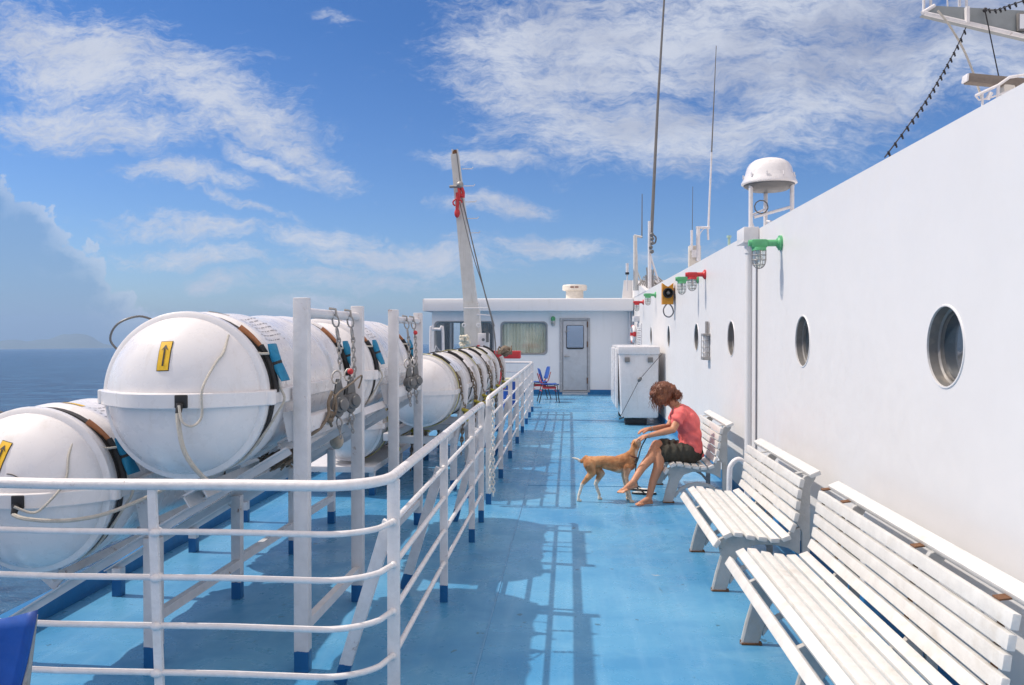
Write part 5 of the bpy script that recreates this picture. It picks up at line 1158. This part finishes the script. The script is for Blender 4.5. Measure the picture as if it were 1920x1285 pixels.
def mesh_obj(name, me, mat, parent=None, loc=None, disp=None):
    loc = Vector(loc) if loc is not None else (world_loc(parent) if parent else Vector())
    if disp:
        me.update(); nr = [v.normal.copy() for v in me.vertices]
        for v, n_ in zip(me.vertices, nr): v.co = v.co + n_ * disp(v.co)
    for v in me.vertices: v.co = v.co - loc
    for p in me.polygons: p.use_smooth = True
    me.materials.clear(); me.materials.append(M[mat] if isinstance(mat, str) else mat)
    o = bpy.data.objects.new(name, me); col.objects.link(o)
    if parent: o.parent = parent
    else: o.location = loc
    return o
def skin_mat():
    m = pbr('tanned_skin', (0.50, 0.235, 0.135), 0.48, dirt=(0.40, 0.16, 0.09), dirt_amt=0.5, dirt_scale=9, var=0.05)
    b = m.node_tree.nodes['Principled BSDF']; b.inputs['Subsurface Weight'].default_value = 0.08; b.inputs['Subsurface Scale'].default_value = 0.02; return m
M['skin'] = skin_mat()
M['shirt'] = pbr('coral_cotton', (0.78, 0.155, 0.150), 0.85, dirt=(0.66, 0.10, 0.11), dirt_amt=0.5, dirt_scale=8, bump=0.3, bump_scale=200)
M['shorts'] = pbr('black_olive_cotton', (0.035, 0.034, 0.026), 0.85, dirt=(0.10, 0.095, 0.07), dirt_amt=0.7, dirt_scale=9, bump=0.4, bump_scale=120)
M['hair'] = pbr('auburn_hair', (0.155, 0.050, 0.022), 0.45, dirt=(0.38, 0.145, 0.052), dirt_amt=0.9, dirt_scale=16, bump=0.5, bump_scale=150)

hipL, hipR = at(1287, 850, 8.46), at(1288, 848, 8.66)
kneeL, ankL, heelL, ballL, toeL = at(1237, 851, 8.36), at(1216.5, 935, 8.27), at(1220, 943.5, 8.28), at(1199, 944.5, 8.20), at(1189, 947, 8.175)
kneeR, ankR, heelR, ballR, toeR = at(1231, 835, 8.43), at(1187, 904, 8.19), at(1191, 911, 8.20), at(1169, 918.5, 8.13), at(1158, 922.5, 8.11)
pel, waist, chest, neckb = at(1293, 846, 8.56), at(1294, 822, 8.56), at(1288, 792, 8.56), at(1271, 765, 8.56)
neckt = at(1257, 752, 8.55); hc = at(1243, 738, 8.54)
shL, shR = at(1275, 777, 8.40), at(1270, 773, 8.72)
elL, wrL, hdL = at(1262, 806, 8.30), at(1215, 817.5, 8.26), at(1205.5, 819.5, 8.27)
elR, wrR, hdR = at(1253, 801, 8.66), at(1219, 804.5, 8.42), at(1209, 806, 8.38)
caps = [('e', pel, (0.12, 0.165, 0.12), None), (waist, .09, waist + Vector((0, .06, 0)), .08), (waist, .09, waist - Vector((0, .06, 0)), .08),
        ('e', waist.lerp(pel, .4), (0.11, 0.145, 0.13), None), ('e', chest, (0.115, 0.155, 0.15), Euler((0, R(-14), 0))), ('e', chest.lerp(neckb, .55), (0.095, 0.15, 0.10), Euler((0, R(-30), 0))),
        (shL, .055, neckb, .055), (shR, .055, neckb, .055), (neckb, .055, neckt, .048), (neckt, .048, hc + Vector((.015, 0, -.03)), .05)]
fd = Vector((-0.62, -0.22, -0.75)).normalized(); hu = Vector((-0.70, 0.0, 0.62)); hu = (hu - fd * hu.dot(fd)).normalized(); hs = hu.cross(fd).normalized()
HM = Matrix((hs, fd, hu)).transposed()
def H(x, y, z): return hc + HM @ Vector((x, y, z))
caps += [('e', hc, (0.074, 0.092, 0.108), HM.to_euler()), ('e', H(0, .028, -.055), (0.055, 0.062, 0.062), HM.to_euler()), (H(0, .088, .005), .008, H(0, .108, -.028), .013), (H(-.015, .085, -.062), .008, H(.015, .085, -.062), .008),
         ('e', H(0, .075, -.092), (.022, .018, .018), HM.to_euler()), ('e', H(.076, .0, -.015), (.010, .018, .030), HM.to_euler()), ('e', H(-.076, .0, -.015), (.010, .018, .030), HM.to_euler())]
for hip, knee, ank, heel, ball, toe in ((hipL, kneeL, ankL, heelL, ballL, toeL), (hipR, kneeR, ankR, heelR, ballR, toeR)):
    calf = knee.lerp(ank, .30) + (Vector((0.018, 0.0, -0.005)))
    caps += [(hip, .095, hip.lerp(knee, .55), .075), (hip.lerp(knee, .55), .075, knee, .055), (knee, .054, calf, .053), (calf, .053, knee.lerp(ank, .62), .040), (knee.lerp(ank, .62), .040, ank, .030),
             (ank, .030, heel, .026), (ank, .030, ball, .020), (heel, .024, ball, .021)]
    fdir = (ball - heel).normalized(); side = fdir.cross(Vector((0, 0, 1))).normalized()
    for k in range(5):
        o_ = side * ((k - 2) * 0.0165 * (1 if hip is hipL else -1)); L_ = [.042, .040, .035, .030, .024][k]; r_ = [.0125, .0095, .009, .0085, .008][k]
        b_ = ball + o_ + Vector((0, 0, -.006)); caps.append((b_ - fdir * .02, .014, b_, .012)); tip = b_ + fdir * L_ + Vector((0, 0, -0.006 if hip is hipL else -0.012)); caps.append((b_, r_ + .002, tip, r_))
caps = [c if c[0] == 'e' else c for c in caps]
for sh, el, wr, hd, fdv, up_ in ((shL, elL, wrL, hdL, Vector((-.95, .05, -.28)), Vector((-.2, 0, 1))), (shR, elR, wrR, hdR, Vector((-.96, -.15, -.2)), Vector((-.15, 0, 1)))):
    caps += [(sh, .050, sh.lerp(el, .6), .040), (sh.lerp(el, .6), .040, el, .034), (el, .035, el.lerp(wr, .3), .035), (el.lerp(wr, .3), .035, wr, .022), (wr, .022, hd, .021)]
    f_ = fdv.normalized(); s2 = f_.cross(up_).normalized(); u2 = s2.cross(f_)
    for k in range(4):
        base = hd + s2 * ((k - 1.5) * .019) + f_ * .022; caps.append((hd + s2 * ((k - 1.5) * .014) - f_ * .03, .014, base, .0115))
        l_ = [.030, .034, .031, .024][k]; d1 = (f_ - u2 * .25).normalized(); d2 = (f_ - u2 * .8).normalized(); m_ = base + d1 * l_; e_ = m_ + d2 * l_ * .85
        caps += [(base, .0098, m_, .0088), (m_, .0088, e_, .0078)]
    th0 = hd - s2 * .012 * (1) - f_ * .035; th = hd - s2 * .040 + f_ * .0 - u2 * .012; caps += [(th0, .014, th, .011), (th, .0105, th + (f_ - u2 * .4).normalized() * .032, .009)]
pbase = Vector((pel.x, pel.y, 0.40))
pm_ = mesh_obj('person', skinmesh(caps, 0.0048, 5), 'skin', None, pbase)
tag(pm_, 'barefoot woman in coral shirt and dark shorts on the far bench petting a dog', 'person')
wav = lambda p, a, f: a * (math.sin(p.x * f + 2 * math.sin(p.z * f * .6)) * .5 + noise.noise(p * f * .35))
sc_ = [('e', pel + Vector((.01, 0, .02)), (0.128, 0.180, 0.085), None), ('e', pel.lerp(waist, .5) + Vector((.005, 0, 0)), (0.125, 0.172, 0.12), None), ('e', waist + Vector((0, 0, .02)), (0.118, 0.168, 0.14), None), ('e', chest, (0.131, 0.178, 0.158), Euler((0, R(-14), 0))),
       ('e', chest.lerp(neckb, .55), (0.108, 0.165, 0.108), Euler((0, R(-30), 0))), (shL, .068, neckb + Vector((.01, 0, -.02)), .062), (shR, .068, neckb + Vector((.01, 0, -.02)), .062), (shL, .066, shL.lerp(elL, .42), .062), (shR, .066, shR.lerp(elR, .42), .06),
       (chest.lerp(neckb, .6) + Vector((-.07, 0, -.03)), .05, chest + Vector((-.10, 0, .02)), .03), (pel + Vector((.10, -.05, .0)), .03, pel + Vector((.115, -.08, -.035)), .02)]
sme = skinmesh(sc_, 0.008, 5); mesh_obj('shirt', sme, 'shirt', pm_, disp=lambda p: 0.009 * math.sin(p.z * 60 + p.x * 55 + 4 * noise.noise(p * 8)) * max(0, noise.noise(p * 5) + .35) + 0.007 * noise.noise(p * 18))
shc = [('e', pel + Vector((0, 0, -.01)), (0.135, 0.183, 0.118), None)]
for hip, knee in ((hipL, kneeL), (hipR, kneeR)): shc += [(hip, .112, hip.lerp(knee, .45), .098), (hip.lerp(knee, .45), .098, hip.lerp(knee, .80), .084)]
mesh_obj('shorts', skinmesh(shc, 0.008, 4), 'shorts', pm_, disp=lambda p: 0.010 * math.sin(p.x * 85 + 5 * noise.noise(p * 7)) * (0.4 + noise.noise(p * 5 + Vector((3, 0, 0)))) + 0.004 * noise.noise(p * 30))
# hair: cap, bun and many curls
hcaps = [('e', H(0, -.012, .018), (0.094, 0.100, 0.118), HM.to_euler()), ('e', H(0, -.045, -.03), (.088, .07, .10), HM.to_euler()), ('e', H(0.0, .055, .075), (.075, .035, .050), HM.to_euler())]
bun = at(1269, 740, 8.52); hcaps += [('e', bun, (.045, .045, .052), None), (H(0, -.08, -.02), .06, bun, .035), ('e', H(-.058, .035, -.025), (.034, .062, .095), HM.to_euler()), ('e', H(.058, .035, -.025), (.034, .062, .095), HM.to_euler())]
hm = skinmesh(hcaps, .007, 3); hair = mesh_obj('hair', hm, 'hair', pm_, disp=lambda p: 0.007 * noise.noise(Vector((p.x * 60, p.y * 60, p.z * 18))) + 0.004 * noise.noise(p * 90))
cm = MB(); rh = random.Random(5)
for i in range(380):
    if i < 300: a, b = rh.uniform(0, 6.28), rh.uniform(-1, 1); s0 = H(0.094 * math.cos(a) * math.sqrt(1 - b * b), -.012 + 0.100 * math.sin(a) * math.sqrt(1 - b * b), .018 + 0.118 * b)
    else: a, b = rh.uniform(0, 6.28), rh.uniform(-1, 1); s0 = bun + Vector((.05 * math.cos(a) * math.sqrt(1 - b * b), .05 * math.sin(a) * math.sqrt(1 - b * b), .055 * b))
    hl = (HM.transposed() @ (s0 - hc))
    if hl.y > .06 and -.09 < hl.z < .045 and i < 300: continue
    out_ = (s0 - (hc if i < 300 else bun)).normalized(); fall = (Vector((0, 0, -1)) + out_ * .10 + Vector((rh.uniform(-.5, .3), rh.uniform(-.4, .4), rh.uniform(-.2, .2)))).normalized()
    x, y, _ = frame_from(fall); L_ = rh.uniform(.03, .075); rr = rh.uniform(.002, .0055); ph = rh.uniform(0, 6)
    cm.tube([s0 + fall * (L_ * k / 9) + (x * math.cos(ph + k * 1.3) + y * math.sin(ph + k * 1.3)) * rr + out_ * .004 for k in range(10)], lambda q_: .0026 * (1.1 - .7 * q_), 4)
for i in range(46):
    s0 = H(rh.uniform(-.085, .085), .055 + rh.uniform(-.02, .03), rh.uniform(.0, .08)); e_ = s0 + Vector((rh.uniform(-.015, .02), rh.uniform(-.02, .02), -rh.uniform(.07, .17)))
    cm.tube([s0.lerp(e_, k / 10) + Vector((.006 * math.sin(k * 1.6 + i), .006 * math.cos(k * 1.6 + i), 0)) for k in range(11)], lambda q_: .0036 * (1.1 - .8 * q_), 4)
cm.build('curls', 'hair', hair)
for s_ in (-1, 1):
    e = MB(); e.sphere(H(.028 * s_, .078, .006), .011, 10, (1, .6, .7)); e.build('eye', pbr('dark_eye', (.04, .02, .015), .2), pm_)
b = MB()
for wr, hd in ((wrL, hdL), (wrR, hdR)):
    x, y, d = frame_from(hd - wr); b.tube([wr - d * .012 + (x * math.cos(a) + y * math.sin(a)) * .0255 for a in [i * .45 for i in range(14)]], .004, 6, closed=True)
b.build('bracelet', 'zinc', pm_)

# ---- dog
DYY = 8.36
K = lambda u, v, y=DYY: at(u, v, y)
rump, mid, wit, chs = K(1102, 865), K(1135, 865), K(1171, 864), K(1181, 871)
nk, hd0, mz = K(1187, 850), K(1193, 833), K(1200.5, 822)
dc = [(rump, .052, K(1116, 866), .056), (K(1116, 866), .056, mid, .056), (mid, .056, K(1155, 868), .066), (K(1155, 868), .066, wit, .074), (wit, .072, chs, .062), (K(1166, 877), .05, chs, .05), (K(1133, 872), .042, K(1160, 876), .060),
      (chs + Vector((0, 0, .02)), .062, nk, .048), (wit + Vector((0, 0, .02)), .050, nk, .046), (nk, .047, hd0 + Vector((-.005, 0, -.015)), .040), ('e', hd0, (.050, .046, .054), None), (hd0, .040, hd0.lerp(mz, .55), .029), (hd0.lerp(mz, .5), .028, mz, .020)]
for yo, pts in ((-.052, [(1105, 871), (1110, 887), (1091.5, 909), (1085, 930), (1082, 937)]), (.055, [(1110, 871), (1127, 888), (1116.5, 908), (1124, 928), (1129, 934)])):
    P_ = [K(u, v, DYY + yo) for u, v in pts]; P_ = [Vector((p.x, DYY + yo, p.z)) for p in P_]
    dc += [(P_[0], .062, P_[1], .040), (P_[1], .038, P_[2], .0195), (P_[2], .018, P_[3], .0145)]
    pw = Vector((P_[3].x - .004, P_[3].y, .014)); dc += [(P_[3], .0135, pw, .015), (pw, .015, pw + Vector((.022, 0, -.002)), .0135)]
for yo, pts in ((-.045, [(1176, 876), (1173, 893), (1177, 914), (1182, 938)]), (.05, [(1174, 876), (1170, 892), (1173, 912), (1176, 934)])):
    P_ = [K(u, v, DYY + yo) for u, v in pts]; P_ = [Vector((p.x, DYY + yo - (.03 if yo < 0 else 0) * i / 3, p.z)) for i, p in enumerate(P_)]
    dc += [(P_[0], .050, P_[1], .029), (P_[1], .028, P_[2], .0185), (P_[2], .018, P_[3] + Vector((0, 0, .02)), .0145)]
    pw = Vector((P_[3].x, P_[3].y, .015)); dc += [(P_[3] + Vector((0, 0, .02)), .0135, pw, .0155), (pw, .0155, pw + Vector((.024, -.004, -.002)), .014)]
tl = [K(1099, 858), K(1090, 866), K(1083, 861.5), K(1073, 858.5)]
for (a, b_), (r0, r1_) in zip(zip(tl, tl[1:]), ((.024, .018), (.018, .013), (.013, .006))): dc.append((a, r0, b_, r1_))
def dog_mat():
    m = bpy.data.materials.new('dog_fur'); m.use_nodes = True; n = NT(m.node_tree); b = n.n['Principled BSDF']
    pos = n.node('ShaderNodeTexCoord').outputs['Object']; sp = n.node('ShaderNodeSeparateXYZ', {0: pos})
    nz = n.noise(pos, 18, 5, 0.6); x, y, z = sp.outputs
    c = n.mix(n.rng(n.noise(pos, 10, 5), .35, .65), (0.36, 0.145, 0.050, 1), (0.62, 0.32, 0.145, 1))
    cream = (0.66, 0.55, 0.42, 1)
    zz = n.math('MULTIPLY_ADD', nz, 0.10, z)
    c = n.mix(n.rng(zz, 0.22, 0.27, 1, 0), c, (0.72, 0.66, 0.57, 1))                 # lower legs
    bl = n.math('MULTIPLY_ADD', nz, 0.10, n.math('SUBTRACT', z, n.math('MULTIPLY', x, 0.12)))
    c = n.mix(n.math('MULTIPLY', n.rng(bl, 0.345, 0.375, .8, 0), n.rng(x, -.12, -.02)), c, cream)   # pale belly
    ch = n.math('MULTIPLY_ADD', nz, 0.06, x); c = n.mix(n.math('MULTIPLY', n.rng(ch, 0.285, 0.31, 0, .9), n.rng(z, .55, .50)), c, (0.74, 0.68, 0.58, 1))
    sdl = n.noise(n.mapping(pos, (4, 0, 0), scale=(1, 1, .6)), 7, 4, .6); c = n.mix(n.rng(sdl, .52, .68, 0, .5), c, (0.27, 0.09, 0.028, 1))
    c = n.mix(n.math('MULTIPLY', n.rng(n.math('MULTIPLY_ADD', nz, .05, x), -.242, -.262, 0, 1), 1.0), c, (0.75, 0.7, 0.62, 1))   # tail tip
    hx = n.math('ADD', x, n.math('MULTIPLY', z, 0.55)); hx = n.math('MULTIPLY_ADD', nz, 0.06, hx)
    c = n.mix(n.math('MULTIPLY', n.rng(hx, 0.62, 0.66, 0, .75), n.rng(z, .42, .46)), c, cream)   # throat and muzzle side
    n.l.new(c, b.inputs['Base Color']); b.inputs['Roughness'].default_value = 0.75
    bp = n.node('ShaderNodeBump', {'Strength': 1.0, 'Distance': .010, 'Height': n.noise(n.mapping(pos, scale=(.45, 1, 1.4)), 110, 5, .75)}); n.l.new(bp.outputs[0], b.inputs['Normal']); return m
dog_base = Vector((K(1140, 900).x, DYY, 0))
dog = mesh_obj('dog', skinmesh(dc, .0052, 5), dog_mat(), None, dog_base, disp=lambda p: .0025 * noise.noise(p * 40))
tag(dog, 'tan and white short haired dog standing on the blue deck, head raised to the woman', 'dog')
for s_ in (-1, 1):
    b0_ = hd0 + Vector((-.028, s_ * .030, .022)); e = MB(); k = len(e.v)
    rr = [e.ring(b0_ + Vector((-.008 * i, s_ * .007 * i, -.011 * i + .004)), Vector((.8, 0, .6)), Vector((0, 1, 0)), [.017, .019, .015, .009, .003][i], 8, .005) for i in range(5)]
    for a, b_ in zip(rr, rr[1:]):
        for i in range(8): j = (i + 1) % 8; e.f.append([a + i, a + j, b_ + j, b_ + i])
    e.f.append([rr[0] + i for i in range(8)]); e.build('ear', pbr('dog_ear_fur', (0.45, 0.19, 0.07), .8), dog)
    e = MB(); e.sphere(hd0 + Vector((.010, s_ * .032, .022)), .0065, 8); e.build('eye', 'ink', dog)
e = MB(); e.sphere(mz + Vector((.010, 0, .008)), .0105, 8); e.build('nose', 'ink', dog)
e = MB(); cc_ = nk + Vector((-.006, 0, -.028)); x, y, d = frame_from(Vector((.35, 0, 1))); e.tube([cc_ + (x * math.cos(a) + y * math.sin(a)) * .050 for a in [i * .3142 for i in range(20)]], .0065, 6, closed=True)
e.build('collar', pbr('dark_red_collar', (.10, .02, .02), .6), dog)
mb = MB(); p = cc_ + Vector((.045, -.02, -.01))
mb.tube([wrL + Vector((-.02, -.02, -.02)), K(1202, 840, 8.26), K(1196, 862, 8.26), K(1191, 872, 8.27), p, K(1192, 880, 8.29), K(1193, 895, 8.5), K(1196, 915, 8.7)], .0065, 6, smooth=5)
single(mb, 'leash', 'black', 'black leash hanging between the dog collar and the woman', 'leash')
def flipflop(loc, rz, label):
    t = thing('flip_flop', label, 'sandal', loc, rz, 'pair of flip-flops beside the dog'); L = dict(world=False)
    pr = [(math.cos(a) * (.045 + .006 * math.sin(a)), math.sin(a) * .13) for a in [i * .3142 for i in range(20)]]
    mb = MB(); mb.prism(pr, (0, 0, 0.001), (1, 0, 0), (0, 1, 0), (0, 0, 1), .018); mb.build('sole', 'ink', t, **L)
    mb = MB(); mb.prism([(x * .85, y * .93) for x, y in pr], (0, 0, .0195), (1, 0, 0), (0, 1, 0), (0, 0, 1), .002); mb.build('footbed', pbr('pale_rubber', (.6, .6, .58), .7), t, **L)
    mb = MB(); mb.tube([(-.042, -.01, .015), (-.03, .04, .045), (0, .075, .035), (.03, .04, .045), (.042, -.01, .015)], .007, 6, smooth=4); mb.build('thong', 'ink', t, **L)
p = at(1199, 914, 8.95); flipflop((p.x, 8.95, 0), R(70), 'black and pale flip-flop lying farther from the crossed foot'); flipflop((p.x + .03, 8.74, 0), R(85), 'black and pale flip-flop lying nearer to the crossed foot')

# ================================================================== HAZE
zs = [(-(sn.x * a * 21000 + sn.y * b * 21000) / sn.z) - 14 for a in (-1, 1) for b in (-1, 1)]
mb = MB(); mb.box((-21000, -21000, min(zs) - 1), (21000, 21000, 420))
hz = mb.build('haze', 'wall', flat=True); hz.data.materials.clear()
hm_ = bpy.data.materials.new('sea_haze'); hm_.use_nodes = True; hn = NT(hm_.node_tree); hn.n.clear()
pv = hn.node('ShaderNodeVolumePrincipled', {'Color': (0.42, 0.64, 0.97, 1), 'Density': 0.5e-4, 'Anisotropy': 0.0})
hn.l.new(pv.outputs[0], hn.node('ShaderNodeOutputMaterial').inputs['Volume'])
hz.data.materials.append(hm_); tag(hz, kind='stuff')
